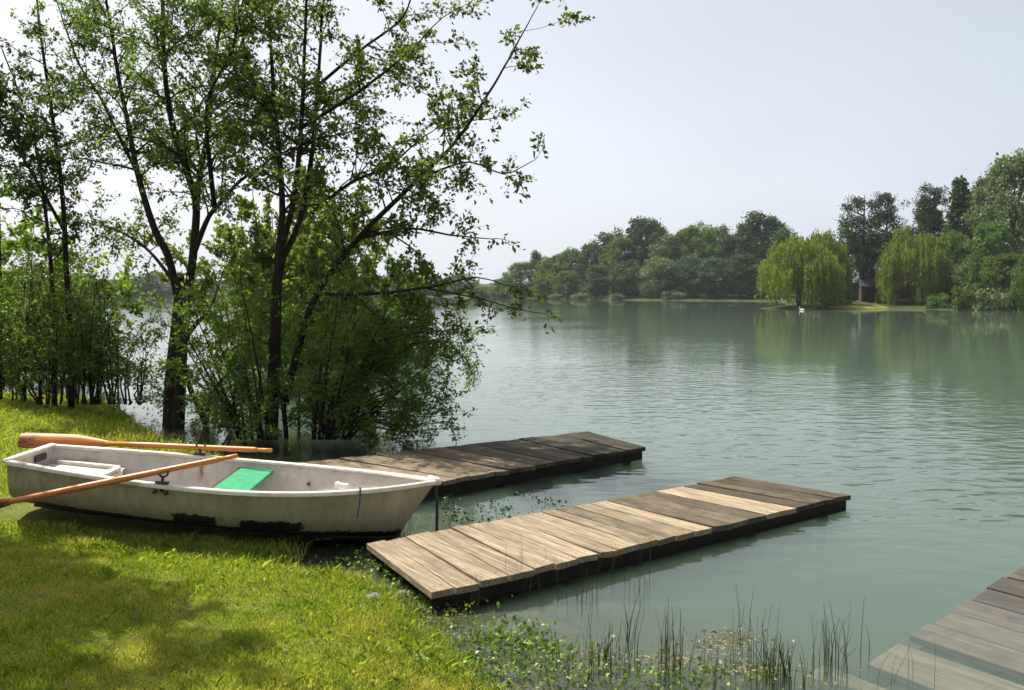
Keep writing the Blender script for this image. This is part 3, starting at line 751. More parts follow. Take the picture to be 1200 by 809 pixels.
# far shore behind the near trees on the left
GL = 'low trees on the far left shore'
for i, px in enumerate([20, 62, 98, 132, 160, 186, 230, 285, 330, 378, 430, 468, 505, 538]):
    far_tree('broad', 1 + i % 5, fg if i % 3 else fbl, px, 318 + (i * 7) % 11, 56, 296 + (i * 5) % 9, 'leafy_tree',
        'low tree on the distant left shore, seen through the near trees', GL)
# --- right shore, nearer
far_tree('willow', 1, M['leaf_willow'], 937, 271, 98, 95, 'weeping_willow', 'yellow green weeping willow trailing into the lake at the left of the headland', 'tree')
far_tree('willow', 2, M['leaf_willow'], 1068, 260, 78, 99, 'weeping_willow', 'yellow green weeping willow with hanging curtains in front of the dark cabins')
far_tree('willow', 3, M['leaf_willow'], 964, 264, 64, 100, 'weeping_willow', 'yellow green willow rising behind the one that trails into the lake')
far_tree('pine', 1, M['leaf_pine'], 1010, 224, 58, 104, 'pine_tree', 'dark pine with bare trunk between the two weeping willows')
far_tree('pine', 2, M['leaf_pine'], 1037, 228, 46, 110, 'pine_tree', 'second dark pine touching the right of the bare trunked pine')
far_tree('broad', 4, fd, 992, 266, 64, 112, 'leafy_tree', 'dark tree filling the gap behind the bare trunked pine')
far_tree('broad', 5, fd, 1040, 272, 64, 114, 'leafy_tree', 'dark tree shading the grey roofed cabin')
far_tree('pine', 3, M['leaf_pine'], 1086, 216, 44, 116, 'pine_tree', 'greyish pine top showing above the right weeping willow')
far_tree('spruce', 1, fd, 1120, 208, 58, 106, 'spruce_tree', 'tall dark spruce right of the curtain of willow')
far_tree('broad', 3, fd, 1085, 246, 60, 118, 'leafy_tree', 'dark tree behind the right weeping willow and the greyish pine top')
far_tree('slim', 3, fg, 1140, 228, 44, 112, 'pointed_tree', 'slim green tree just right of the tall dark spruce')
far_tree('broad', 1, fg, 1112, 275, 60, 101, 'leafy_tree', 'green tree between the right weeping willow and the big grey green tree')
far_tree('broad', 3, fgr, 1184, 186, 104, 97, 'leafy_tree', 'biggest grey green tree at the right edge of the photo')
far_tree('broad', 5, fgr, 1150, 205, 66, 108, 'leafy_tree', 'grey green tree between the spruce and the biggest tree')
far_tree('broad', 2, fg, 1158, 262, 64, 93, 'leafy_tree', 'mid green tree leaning over the water in front of the biggest tree')
far_tree('broad', 4, fg, 1212, 288, 50, 84, 'leafy_tree', 'bright yellow green tree just entering at the right edge')
far_tree('broad', 3, fg, 1176, 300, 56, 90, 'leafy_tree', 'low tree with foliage to the water below the biggest tree')
far_tree('broad', 1, fgr, 1138, 300, 46, 95, 'leafy_tree', 'low grey green tree at the foot of the spruce')
far_tree('broad', 2, fd, 1210, 240, 70, 104, 'leafy_tree', 'dark tree behind the biggest tree, cut by the right edge')
for i, (px, top, w, y, lb) in enumerate([(1132, 330, 40, 90, 'dark bush on the right shore below the spruce'), (1165, 336, 44, 87, 'grey green bush on the waterline below the biggest tree'), (1194, 334, 40, 85, 'bush on the waterline at the right edge'), (1100, 342, 30, 92.5, 'bush under the hanging willow curtain'), (988, 334, 30, 98, 'green bush left of the bare pine trunk'), (972, 340, 24, 97, 'bush beside the trailing willow')]):
    far_tree('bush', 1, fgr if i in (1, 2) else fg, px, top, w, y, 'bush', lb, 'bushes on the right shore', 'bush')

# cabins under the right willow
def cabin(px, y, w, h, d, roofmat, name, label, roof_h=.9):
    p = at(px, 352, y); zb = hz(p[0], p[1])
    e = thing(name, label, 'cabin', (p[0], p[1], zb), R(-14))
    b = MB(); t_ = .12
    b.box((0, d / 2 - t_ / 2, h / 2), (w, t_, h)); b.box((-w / 2 + t_ / 2, -t_ / 2, h / 2), (t_, d - t_, h)); b.box((w / 2 - t_ / 2, -t_ / 2, h / 2), (t_, d - t_, h))
    ow = w * .62
    b.box((-(w + ow) / 4 + t_ / 2, -d / 2 + t_ / 2, h / 2), ((w - ow) / 2 - t_, t_, h)); b.box(((w + ow) / 4 - t_ / 2, -d / 2 + t_ / 2, h / 2), ((w - ow) / 2 - t_, t_, h))
    b.box((0, -d / 2 + t_ / 2, h - .16), (ow, t_, .32))
    b.build('wall', M['planks_dark'], e)
    f = MB(); f.box((0, -d / 2 + t_ + .05, .98), (ow * .96, .05, 1.95)); f.build('door', M['opening'], e)
    r_ = MB(); o = .3
    P = lambda yy, zz: [(-w / 2 - o, yy, zz), (w / 2 + o, yy, zz)]
    for sg in (-1, 1):
        a = [np.array(q) for q in P(sg * (d / 2 + o), h - .1)] ; c = [np.array(q) for q in P(0, h + roof_h)]
        up = np.array([0, 0, .08]); lo = [a[0], a[1], c[1], c[0]] if sg < 0 else [c[0], c[1], a[1], a[0]]
        r_.hexa([*lo, *[q + up for q in lo]])
    r_.build('roof', roofmat, e)
    return e
cabin(1019, 104, 2.2, 1.7, 2.2, M['roof_grey'], 'cabin', 'small dark cabin with grey roof behind the pine trunk', .95)
cabin(1066, 105, 4.6, 2.3, 3.0, M['roof_red'], 'cabin', 'dark cabin with reddish roof half hidden by hanging willow', 1.1)
p = at(1042, 352, 101); zb = hz(p[0], p[1])
e = thing('canvas_shelter', 'small teal canvas shelter between the two dark cabins', 'shelter', (p[0], p[1], zb), R(-10))
b = MB(); b.hexa([(-.75, -.6, .02), (.75, -.6, .02), (.75, .6, .02), (-.75, .6, .02), (-.62, -.45, 1.5), (.62, -.45, 1.5), (.62, .45, 1.5), (-.62, .45, 1.5)]); b.build('canvas', M['teal'], e, bevel=.06)
for sx in (-.7, .7): b = MB(); b.tube([(sx, -.65, 0), (sx * .86, -.5, 1.62)], .03, 6); b.build('pole', M['iron'], e)
# the white water bird
p = onz(940, 364.5, 0)
p = np.array([at(940, 362, 87)[0], 87, 0])
e = thing('swan', 'small white swan swimming in front of the trailing willow', 'swan', (*p[:2], -.02), R(200)); e.scale = (.62, .62, .5)
b = MB(); xs = np.linspace(-.5, .5, 9)
b.tube([(x, 0, .14 + .1 * (x < -.3) * (-x - .3) * 4) for x in xs], [.03, .13, .2, .24, .25, .24, .2, .13, .04], 10)
b.tube(smooth_path([(.4, 0, .2), (.52, 0, .42), (.44, 0, .62), (.5, 0, .76), (.6, 0, .75)], .05), .05, 8)
b.build('body', M['bird'], e, True)
b = MB(); b.tube([(.62, 0, .75), (.72, 0, .71)], [.035, .012], 6); b.build('bill', M['beak'], e)

# ------------------------------------------------------------------ jetties
def jetty(name, label, NL, NR, FR, FL, tints, mat, seed, thick=.045, posts=True, widths=None, skip=()):
    """corners: shore end left/right, lake end right/left"""
    r = np.random.default_rng(seed)
    NL, NR, FR, FL = [np.array(p, float) for p in (NL, NR, FR, FL)]
    o = (NL + NR) / 2; dr = (FR + FL) / 2 - o; rz = math.atan2(dr[1], dr[0])
    e = thing(name, label, 'jetty', o, rz)
    ca, sa = math.cos(-rz), math.sin(-rz)
    def loc(p): p = p - o; return np.array([p[0] * ca - p[1] * sa, p[0] * sa + p[1] * ca, p[2]])
    NL, NR, FR, FL = map(loc, (NL, NR, FR, FL))
    n = len(tints); wd = np.array(widths if widths else r.uniform(.8, 1.2, n)); cut = np.concatenate([[0], np.cumsum(wd) / wd.sum()])
    bd = MB(); nails = MB() if posts else None
    L = np.linalg.norm(FR - NR)
    for i in range(n):
        if i in skip: continue
        g = .0065 / L
        a, b = cut[i] + g, cut[i + 1] - g
        jl, jr = r.normal() * .007, r.normal() * .007; dz = r.normal() * .0025; tw = r.normal() * .003
        R0, R1, L0, L1 = [P0 + (P1 - P0) * u for P0, P1, u in ((NR, FR, a), (NR, FR, b), (NL, FL, a), (NL, FL, b))]
        R0 = R0 + [0, -jr, dz + tw]; R1 = R1 + [0, -jr, dz - tw]; L0 = L0 + [0, jl, dz - tw]; L1 = L1 + [0, jl, dz + tw]
        lo = [R0, R1, L1, L0]; dn = np.array([0, 0, thick])
        bd.hexa([*[q - dn for q in lo], *lo], tints[i])
        if nails is not None:
            for vv in (.07, .93):
                for uu in (.25, .75):
                    q = (R0 * (1 - vv) + L0 * vv) * (1 - uu) + (R1 * (1 - vv) + L1 * vv) * uu + [r.normal() * .008, r.normal() * .012, -.004]
                    nails.tube([q, q + [0, 0, .0055]], .0055, 6)
    dk = bd.build('deck', mat, e, bevel=.004)
    if nails is not None: tag(nails.build('nails', M['iron'], dk), kind='stuff')
    if posts:
        for side, (P0, P1) in enumerate(((NR, FR), (NL, FL))):
            m = MB(); iw = np.array([0, .045 * (1 if side == 0 else -1), 0])
            a, b = P0 + (P1 - P0) * .01 + iw, P0 + (P1 - P0) * .985 + iw
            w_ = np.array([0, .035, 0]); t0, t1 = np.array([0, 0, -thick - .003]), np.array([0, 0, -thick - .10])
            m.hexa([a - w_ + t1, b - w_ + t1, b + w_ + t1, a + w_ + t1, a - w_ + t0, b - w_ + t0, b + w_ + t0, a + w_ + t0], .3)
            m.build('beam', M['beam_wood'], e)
        for u in (.42, .72, .95):
            for side, (P0, P1) in enumerate(((NR, FR), (NL, FL))):
                m = MB(); q = P0 + (P1 - P0) * u + np.array([0, .15 * (1 if side == 0 else -1), 0])
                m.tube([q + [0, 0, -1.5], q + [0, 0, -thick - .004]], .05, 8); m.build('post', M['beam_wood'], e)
        m = MB(); q0, q1 = NR * .03 + FR * .97, NL * .03 + FL * .97
        a = q0 + [0, .1, -thick - .02]; b = q1 + [0, -.1, -thick - .02]
        m.box((a + b) / 2 - [0, 0, .045], (.06, np.linalg.norm(a - b) - .05, .09)); m.build('cross_beam', M['beam_wood'], e)
    return e
T1 = [.82, .74, .8, .72, .84, .78, .95, .7, .82, .62, .40, .66, .9, .26, .34, .18, .98, .94, .08, .2, .05, .12, .1]
J1 = jetty('wooden_jetty', 'nearer jetty of pale weathered planks reaching from the grass into the lake', onz(429, 637, .14), onz(505, 695, .14), onz(998, 580, .105), onz(860, 559, .105), T1[:22], M['dock_wood'], 3)
T2 = [.85, .8, .9, .75, .8, .7, .6, .72, .5, .3, .55, .2, .3, .08, .2, .05, 0, .12, .02, .08, 0]
lj = lambda a, b, u: a + (b - a) * u
A, B, C_, D = onz(345, 543, .15), onz(510, 565, .15), onz(757, 524, .14), onz(690, 505.5, .14)
B2 = B + (A - D) * 0 + unit(B - C_) * .35
A2 = A + unit(A - D) * .6
jetty('wooden_jetty', 'darker jetty of grey brown planks behind the rowing boat', A2, B2 + unit(B - C_) * .25, C_, D, T2, M['dark_dock_wood'], 4)
# jetty slipping under the water at the right
o = np.array([*J0, 0])
e = thing('sunken_jetty', 'old dark jetty slipping under the shallow water with missing planks', 'jetty', o, math.atan2(E1[1], E1[0]))
# local axes: x along E1, y = left of E1 -> -E2 direction
bd = MB(); dry = [(-1.3, -1.02, .1), (-1.0, -.74, .3), (-.72, -.44, .15), (-.42, -.16, .05), (-.14, .14, .2), (.16, .4, .1), (.42, .64, .16)]
wet = [(.66, .90, .4), (.91, 1.13, .62), (1.14, 1.37, .55), (1.50, 1.85, .8), (2.02, 2.36, .95), (2.55, 2.95, .95)]
r = np.random.default_rng(8)
for a, b, tn in dry + wet:
    za, zb_ = jz(a), jz(b); y1 = 1.2 + r.normal() * .02; y0 = r.normal() * .012 - (.16 if a > 2 else 0)
    bd.hexa([(a, y0, za - .04), (b, y0, zb_ - .04), (b, y1, zb_ - .04), (a, y1, za - .04), (a, y0, za), (b, y0, zb_), (b, y1, zb_), (a, y1, za)], tn)
bd.build('deck', M['wet_wood'], e, bevel=.004)
for yy in (.12, 1.05):
    m = MB(); a, b = -1.3, 3.0
    m.hexa([(a, yy - .04, jz(a) - .16), (b, yy - .04, jz(b) - .16), (b, yy + .04, jz(b) - .16), (a, yy + .04, jz(a) - .16), (a, yy - .04, jz(a) - .043), (b, yy - .04, jz(b) - .043), (b, yy + .04, jz(b) - .043), (a, yy + .04, jz(a) - .043)])
    m.build('beam', M['beam_wood'], e)

# ------------------------------------------------------------------ the rowing boat
boat = thing('rowing_boat', 'weathered white rowing boat pulled up on the grass with its bow over the water', 'rowing boat')
cp, spt, cr, sr, cy, sy = math.cos(PITCH), math.sin(PITCH), math.cos(ROLL), math.sin(ROLL), math.cos(YAW), math.sin(YAW)
Rz = np.array([[cy, -sy, 0], [sy, cy, 0], [0, 0, 1]]); Ry = np.array([[cp, 0, -spt], [0, 1, 0], [spt, 0, cp]]); Rx = np.array([[1, 0, 0], [0, cr, -sr], [0, sr, cr]])
RB = Rz @ Ry @ Rx
org = BO + RB @ np.array([0, 0, -HD])
boat.matrix_world = Matrix([[*RB[i], org[i]] for i in range(3)] + [[0, 0, 0, 1]])
bpy.context.view_layer.update()
BS, BM_ = .3462, .5698
def halfb(t):
    tm = .48
    return BS + (BM_ - BS) * math.sin(min(t / tm, 1) * math.pi / 2) if t < tm else BM_ * (1 - ((t - tm) / (1 - tm)) ** 2.3) + .015 * (t - tm) / (1 - tm)
def sheer(t): return HD + .1183 * max(0, (t - .4) / .6) ** 2 + .0082 * max(0, (.4 - t) / .4) ** 2
def keel(t): return .0 + .10 * max(0, (t - .62) / .38) ** 2.2 + .03 * max(0, (.25 - t) / .25) ** 1.5
def section(t, inner=False):
    b, zg, zk = halfb(t), sheer(t), keel(t)
    zc = zk + (.125 if t < .6 else .125 - .05 * ((t - .6) / .4)); bc = b * (.80 - .25 * max(0, (t - .5) / .5) ** 1.6)
    th = .018 if inner else 0
    pts = [(0, zk + (.10 if inner else 0)), (bc * .5, zk + (.10 if inner else (zc - zk) * .42)), (bc * .86 - th, (zc - .02) if not inner else zk + .105), (bc - th, zc + .012), (bc + (b - bc) * .38 - th, zc + (zg - zc) * .33), (bc + (b - bc) * .72 - th, zc + (zg - zc) * .66), (b - th, zg - (.004 if inner else 0))]
    X = t * BL
    out = []
    for (y, z) in pts:
        x = X
        if t > .9:   # raked stem
            k = (zg - z) / (zg - zk + 1e-6); x = X - ((t - .9) / .1) ** 1.5 * .24 * k
        out.append((x, max(y, .004), z))
    return out
TS = np.concatenate([np.linspace(0, .86, 24), np.linspace(.88, 1, 9)])
def both(inner):
    G = np.array([section(t, inner) for t in TS])
    Gm = G.copy(); Gm[:, :, 1] *= -1
    return np.concatenate([Gm[:, ::-1], G], 1)
m = MB(); G = both(False); m.grid(G)
# transom, raked slightly, with its inner face
tr = G[0]; m.add(tr, [tuple(range(len(tr)))])
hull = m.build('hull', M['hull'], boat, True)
m = MB(); Gi = both(True); Gi[:, :, 0] = np.minimum(Gi[:, :, 0], BL - .05); Gi[0, :, 0] = .02
m.grid(Gi, flip=True); m.add(Gi[0], [tuple(range(len(tr)))[::-1]]); m.build('inside_skin', M['liner'], boat, True)
m = MB()
rim = []
for sg in (-1, 1):
    P = [];
    for t in TS:
        b, z = halfb(t), sheer(t); P.append([(t * BL, sg * (b + .022), z - .022), (t * BL, sg * (b + .026), z + .004), (t * BL, sg * (b + .004), z + .016), (t * BL, sg * max(b - .03, .0), z + .008), (t * BL, sg * max(b - .03, 0), z - .012)])
    m.grid(P, flip=(sg < 0))
b0 = BS + .02; zz = sheer(0)
m.box((.004, 0, zz + .003), (.052, 2 * b0 - .01, .03))
m.tube([(BL - .07, 0, sheer(1) - .002), (BL + .015, 0, sheer(1) - .004), (BL + .045, 0, sheer(1) - .012)], [.045, .035, .012], 8)
m.build('gunwale', M['rim'], boat, True)
m = MB()   # keel strip
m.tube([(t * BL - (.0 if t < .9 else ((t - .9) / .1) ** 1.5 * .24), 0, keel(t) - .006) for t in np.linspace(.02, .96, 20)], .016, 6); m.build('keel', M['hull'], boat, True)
# stern bench with a raised lip, thwart, foredeck corner
m = MB(); 
zb_ = HD - .125
def plank_across(m, x0, x1, z, th, inset=.03):
    P = []
    for zz in (z - th, z):
        for x, sg in ((x0, -1), (x1, -1), (x1, 1), (x0, 1)):
            t_ = x / BL; k = (sheer(t_) - zz) / (sheer(t_) - .13); bb_ = halfb(t_) * (1 - .2 * k) - inset
            P.append((x, sg * bb_, zz))
    m.hexa(P)
plank_across(m, .024, .60, zb_, .02); m.build('stern_bench', M['liner'], boat, bevel=.004)
m = MB(); 
for sg in (-1, 1):
    m.box((.33, sg * .30, zb_ + .016), (.50, .05, .03))
m.box((.58, 0, zb_ + .016), (.05, .55, .03)); m.box((.60, 0, zb_ - .09), (.02, .62, .17))
m.build('bench_lip', M['rim'], boat, bevel=.004)
m = MB(); plank_across(m, 1.53, 1.80, HD - .045, .03, .022); m.build('thwart', M['green_seat'], boat, bevel=.008)
m = MB(); plank_across(m, 1.50, 1.527, HD - .055, .03, .026); m.build('thwart_bracket', M['iron'], boat)
# transom plate, drain mark, bow cleat, bolts and rowlocks
m = MB(); m.box((.032, .1, HD - .045), (.014, .17, .05)); m.build('transom_plate', M['iron'], boat, bevel=.003)
m = MB(); m.box((2.5, -.27, sheer(.78) + .02), (.10, .05, .03)); m.tube([(2.46, -.25, sheer(.78) + .03), (2.5, -.2, sheer(.78) - .02), (2.52, -.17, sheer(.78) - .06)], .02, 6); m.build('mooring_cleat', M['white_rag'], boat, bevel=.006)
XN, XF = 1.235, 1.15
def bside(X, sg): return sg * halfb(X / BL), sheer(X / BL)
for X, sg in ((XN, -1), (XF, 1)):
    y, z = bside(X, sg)
    m = MB()
    m.box((X, y + sg * .001, z + .022), (.09, .05, .012)); m.tube([(X, y, z - .05), (X, y, z + .066)], .012, 8)
    th = np.linspace(-.15 * math.pi, 1.15 * math.pi, 12) + math.pi
    m.tube([(X + .036 * math.cos(a), y, z + .1 + .036 * math.sin(a)) for a in th], .008, 6)
    m.build('rowlock', M['iron'], boat, True)
for X in (XN - .05, XN + .035):
    m = MB(); y, z = bside(X, -1); zz = z - .055
    yy = y + .018
    m.tube([(X, yy, zz), (X, yy - .035, zz)], .014, 8); m.build('bolt', M['iron'], boat, True)
m = MB(); y, z = bside(2.12, 1); m.tube([(2.12, y - .055, z - .14), (2.12, y - .085, z - .14)], .014, 8); m.build('hole_plug', M['iron'], boat, True)  # dark plug added to stand for a small hole in the side
# blue cord over the near gunwale
m = MB(); Xc = 2.66; y, z = bside(Xc, -1)
m.tube(smooth_path([(Xc - .02, y + .06, z - .03), (Xc - .01, y + .01, z + .028), (Xc, y - .036, z + .006), (Xc + .005, y - .038, z - .06), (Xc + .0, y - .03, z - .2)], .03), .006, 6)
m.build('cord', M['blue_rope'], boat, True)
# dark mooring line hanging from the stem into the water
tipw = boat_frame(BL + .0, 0, .09)
m = MB(); m.tube(smooth_path([tipw, tipw + [.01, -.01, -.2], tipw + [.005, 0, -.5], [tipw[0] + .02, tipw[1] + .03, -.12]], .05), .013, 7)
tag(m.build('mooring_line', M['dark_rope'], None, True), 'dark mooring line hanging from the bow of the boat into the water', 'rope')

# ------------------------------------------------------------------ oars
def oar(name, label, handle, tip, bladelen, blade_up, bmat, bw=.125):
    h, t_ = np.array(handle), np.array(tip); L = np.linalg.norm(t_ - h)
    X = (h - t_) / L                       # local +x towards the handle, blade at -x
    up = np.array(blade_up, float); up = unit(up - X * (up @ X)); Y = np.cross(up, X)
    o = (h + t_) / 2
    e = thing(name, label, 'oar')
    e.matrix_world = Matrix([[X[i], Y[i], up[i], o[i]] for i in range(3)] + [[0, 0, 0, 1]])
    hl = L / 2
    m = MB(); xs = np.array([-hl + bladelen - .03, -hl + bladelen + .25, 0, hl - .16, hl - .15, hl - .13])
    m.tube(np.stack([xs, 0 * xs, 0 * xs], 1), [.02, .023, .025, .023, .023, .019], 12); m.build('shaft', M['oar'], e, True)
    m = MB(); m.tube([(hl - .13, 0, 0), (hl - .06, 0, 0), (hl - .004, 0, 0), (hl, 0, 0)], [.0165, .0175, .018, .012], 12); m.build('grip', M['oar'], e, True)
    m = MB(); n = 18; top = []; bot = []
    G = []
    for i in range(n):
        u = i / (n - 1); x = -hl + u * bladelen
        w_ = bw / 2 * (1 if u < .62 else 1 - (1 - .02 / (bw / 2)) * ((u - .62) / .38) ** 1.15) * (1 - .12 * max(0, .05 - u) / .05)
        th = .006 + .013 * u ** 1.5; cv = .012 * (1 - u)
        ring = [(x, cv - th * .6, -w_), (x, -th - 0 * cv, -w_ * .4), (x, -th, w_ * .4), (x, cv - th * .6, w_), (x, cv + th * .6, w_), (x, th, w_ * .4), (x, th, -w_ * .4), (x, cv + th * .6, -w_)]
        G.append(ring + [ring[0]])
    m.grid(G, flip=True); m.add(G[0][:8], [tuple(range(8))[::-1]]); m.add(G[-1][:8], [tuple(range(8))])
    m.build('blade', bmat, e, True)
    return e
R1 = at(188, 552.5, 6.21); q = at(0, 590.5, 5.9); dn = unit(q - R1)
oar('oar', 'oar with a worn dark blade pointing out of the left of the photo', R1 - dn * .55, R1 + dn * 1.55, .55, (.25, -.35, .9), M['worn_blade'], .12)
oar('oar', 'orange brown oar lying along the far gunwale of the boat', at(319, 528, 7.30), at(22, 515.5, 7.36), .80, (.0, .42, .9), M['blade'], .135)

# ------------------------------------------------------------------ grass
rng = np.random.default_rng(77)
def blades(P, H, W, lean, rng):
    n = len(P); a = rng.random(n) * 6.28; b = rng.random(n) * 6.28
    d = np.stack([np.cos(a), np.sin(a), 0 * a], 1); l = np.stack([np.cos(b), np.sin(b), 0 * b], 1) * (lean * rng.random(n))[:, None]
    H = H[:, None]; W = W[:, None]; up = np.array([0, 0, 1.])
    m = P + up * H * .55 + l * H * .4; t_ = P + up * H * (1 - .25 * lean) + l * H * 1.2
    return np.stack([P - d * W, P + d * W, m + d * W * .7, t_, m - d * W * .7], 1).reshape(-1, 3)
def grass_pts(n, x0, x1, y0, y1):
    x = rng.uniform(x0, x1, n); y = rng.uniform(y0, y1, n)
    keep = (np.abs(x) / y < .72); x, y = x[keep], y[keep]
    z = height(x, y); ok = z > -.004 + .05 * rng.random(len(z))
    x, y, z = x[ok], y[ok], z[ok]
    ab = (boat_frame(BL * .97, 0, 0) - boat_frame(0, 0, 0))[:2]; a0 = boat_frame(0, 0, 0)[:2]
    P = np.stack([x, y], 1); k = np.clip(((P - a0) @ ab) / (ab @ ab), 0, 1); dd = np.hypot(*(P - a0 - k[:, None] * ab).T)
    ok = dd > .42 - .1 * rng.random(len(dd))
    return np.stack([x, y, z], 1)[ok]
Ps = []; Hs = []; Ws = []
for n, x0, x1, y0, y1, h, w in ((150000, -4.2, .6, 3.0, 5.6, .032, .0022), (110000, -6.2, -.3, 5.6, 8.6, .042, .0034), (60000, -10.5, -1.5, 8.6, 15.5, .055, .006)):
    P = grass_pts(n, x0, x1, y0, y1)
    tuft = np.clip(fb(P[:, 0], P[:, 1], 9.0, 9) * .9 + fb(P[:, 0], P[:, 1], 2.3, 12) * .6, -.7, 1.3)
    bare = (fb(P[:, 0], P[:, 1], 5.0, 19) + .5 * fb(P[:, 0], P[:, 1], 17, 23) > .62) & (rng.random(len(P)) < .6)
    keepp = ~bare
    P = P[keepp]; tuft = tuft[keepp]
    wet = np.clip((.13 - P[:, 2]) / .1, 0, 1.6)
    Ps.append(P); Hs.append(h * (1 + .95 * tuft + 1.0 * wet) * rng.uniform(.5, 1.5, len(P))); Ws.append(np.full(len(P), w) * rng.uniform(.6, 1.3, len(P)))
P = np.concatenate(Ps); V = blades(P, np.concatenate(Hs), np.concatenate(Ws), .9, rng)
gr = link('grass', mesh_np('grass', V, np.arange(len(V)).reshape(-1, 5)), M['grass'])
tag(gr, 'short sunlit lawn grass with dry patches on the bank', 'grass', kind='stuff')

# low leafy weeds at the water's edge
C = []; A_ = []; Sz = []
for (px, py, sx, sy, n, sz) in [(600, 752, 42, 14, 420, .03), (560, 765, 70, 26, 700, .022), (470, 700, 40, 22, 500, .024), (640, 790, 90, 18, 900, .022), (800, 798, 110, 12, 700, .02), (520, 720, 40, 26, 380, .022), (440, 665, 35, 14, 420, .026), (360, 690, 30, 10, 260, .024), (645, 765, 26, 8, 120, .034), (520, 790, 60, 16, 700, .024)]:
    for _ in range(int(n * .55)):
        x, y = rng.normal(px, sx * .7), rng.normal(py, sy * .7)
        p = onz(x, y, 0); h = hz(p[0], p[1]) if False else 0
        C.append(p); A_.append((rng.normal() * .7, rng.normal() * .7, rng.uniform(.05, .9))); Sz.append(sz * rng.uniform(.5, 1.5))
C = np.array(C); hh = np.maximum(height(C[:, 0], C[:, 1]), 0); C[:, 2] = hh + rng.uniform(0, .05, len(C))
tag(link('water_weeds', leaf_mesh('water_weeds', leaf_cards(C, np.array(A_), np.array(Sz), .8, rng)), M['weed']), 'low leafy green weeds where the lawn meets the water', 'weeds', kind='stuff')
# weed patches afloat between the jetties
C = []; A_ = []; Sz = []
for (px, py, sx, sy, n, sz) in [(535, 603, 16, 14, 150, .028), (585, 596, 24, 10, 120, .026), (640, 590, 20, 8, 60, .024), (520, 585, 10, 9, 60, .028), (615, 580, 14, 5, 30, .026), (560, 612, 24, 6, 70, .026)]:
    for _ in range(n):
        p = onz(rng.normal(px, sx * .6), rng.normal(py, sy * .6), 0.004)
        C.append(p); A_.append((rng.normal(), rng.normal(), rng.uniform(0, .35))); Sz.append(sz * rng.uniform(.5, 1.4))
tag(link('floating_weeds', leaf_mesh('floating_weeds', leaf_cards(np.array(C), np.array(A_), np.array(Sz), .7, rng, .05)), M['darkweed']), 'dark green weeds floating between the two jetties', 'weeds', kind='stuff')
# pale plant litter among the rushes
C = []; A_ = []; Sz = []
for (px, py, sx, sy, n, sz) in [(850, 752, 40, 12, 260, .03), (790, 775, 40, 12, 200, .03), (870, 785, 50, 10, 220, .03), (700, 770, 40, 10, 120, .03), (520, 725, 25, 20, 110, .03)]:
    for _ in range(n):
        p = onz(rng.normal(px, sx * .6), rng.normal(py, sy * .6), 0.003)
        C.append(p); A_.append((rng.normal(), rng.normal(), rng.uniform(0, .15))); Sz.append(sz * rng.uniform(.5, 1.6))
C = np.array(C); C[:, 2] += np.maximum(height(C[:, 0], C[:, 1]), 0)
M['litter'] = leaf_mat('dead_stalks', (.1, .075, .045), (.28, .22, .14), .2, .05)
tag(link('plant_litter', leaf_mesh('plant_litter', leaf_cards(C, np.array(A_), np.array(Sz), .22, rng, .02)), M['litter']), 'pale dead stalks floating among the rushes', 'debris', kind='stuff')

C = []; 
for _ in range(230):
    x, y = rng.uniform(-3.6, .2), rng.uniform(3.2, 6.4)
    h_ = hz(x, y)
    if h_ > .05: C.append((x, y, h_ + rng.uniform(.012, .04)))
A_ = rng.normal(size=(len(C), 3)) * [1, 1, .35]
tag(link('fallen_leaves', leaf_mesh('fallen_leaves', leaf_cards(np.array(C), A_, rng.uniform(.015, .045, len(C)), .6, rng, .15)), M['litter']), 'dry brown leaves scattered over the lawn', 'leaves', kind='stuff')

# ------------------------------------------------------------------ rushes
def rush(px, py, tops, label, w=.004, spread=.05, group='rushes standing in the shallow water'):
    """tuft rooted at a pixel; tops: (dx, dy) of each stem in pixels"""
    b = onz(px, py, 0); k = b[1] / 1000; zb = min(hz(b[0], b[1]), 0)
    m = MB()
    for dx, dy in tops:
        r0 = rng.normal(size=2) * spread * .5; h = dy * k
        lean = dx * k
        Q = [(r0[0], r0[1], zb), (r0[0], r0[1], 0), (r0[0] + lean * .35, r0[1] + rng.normal() * .01, h * .5), (r0[0] + lean, r0[1] + rng.normal() * .03, h)]
        if abs(dx) > 30: Q.append((r0[0] + lean * 1.25, r0[1], h * .82))
        Q = smooth_path(Q, .06)
        m.tube(Q, np.linspace(w * .4, w * .12, len(Q)), 4, False)
    o = m.mesh('rush', True)
    ob = link('rush', o, M['reed']); ob.location = (b[0], b[1], 0)
    return tag(ob, label, 'rush', group)
def st(n, h, s): return [(rng.normal() * s, h * rng.uniform(.55, 1.05)) for _ in range(n)]
rush(910, 792, st(34, 52, 7), 'densest green rush tuft, low and bushy in the shallow water', .008, .09)
rush(1012, 765, [(2, 68), (-3, 30)], 'tall single rush with a pale tip right of the others', .007)
rush(870, 752, [(-8, 74), (4, 60), (10, 40)], 'tall rush with a dark bent head above the pale litter', .007)
rush(975, 768, st(7, 60, 5), 'upright dark rush clump left of the tall single rush', .009)
rush(792, 785, st(6, 88, 4), 'tall dark upright rush clump left of the pale litter', .009)
rush(1035, 795, [(22, 45), (28, 52), (10, 30)], 'rushes bent over the sunken planks')
rush(1070, 788, [(1, 40), (-3, 25)], 'thin rush rising through the gap of the sunken jetty')
rush(1088, 792, [(2, 46)], 'lone rush stalk above the sunken jetty, rightmost of all')
rush(705, 775, st(9, 34, 6), 'short dark rush clump beside the lush green weeds', .009)
rush(735, 742, [(14, 58), (9, 42), (-4, 30), (3, 22)], 'rush with curved blade leaning right, beside the open water', .009)
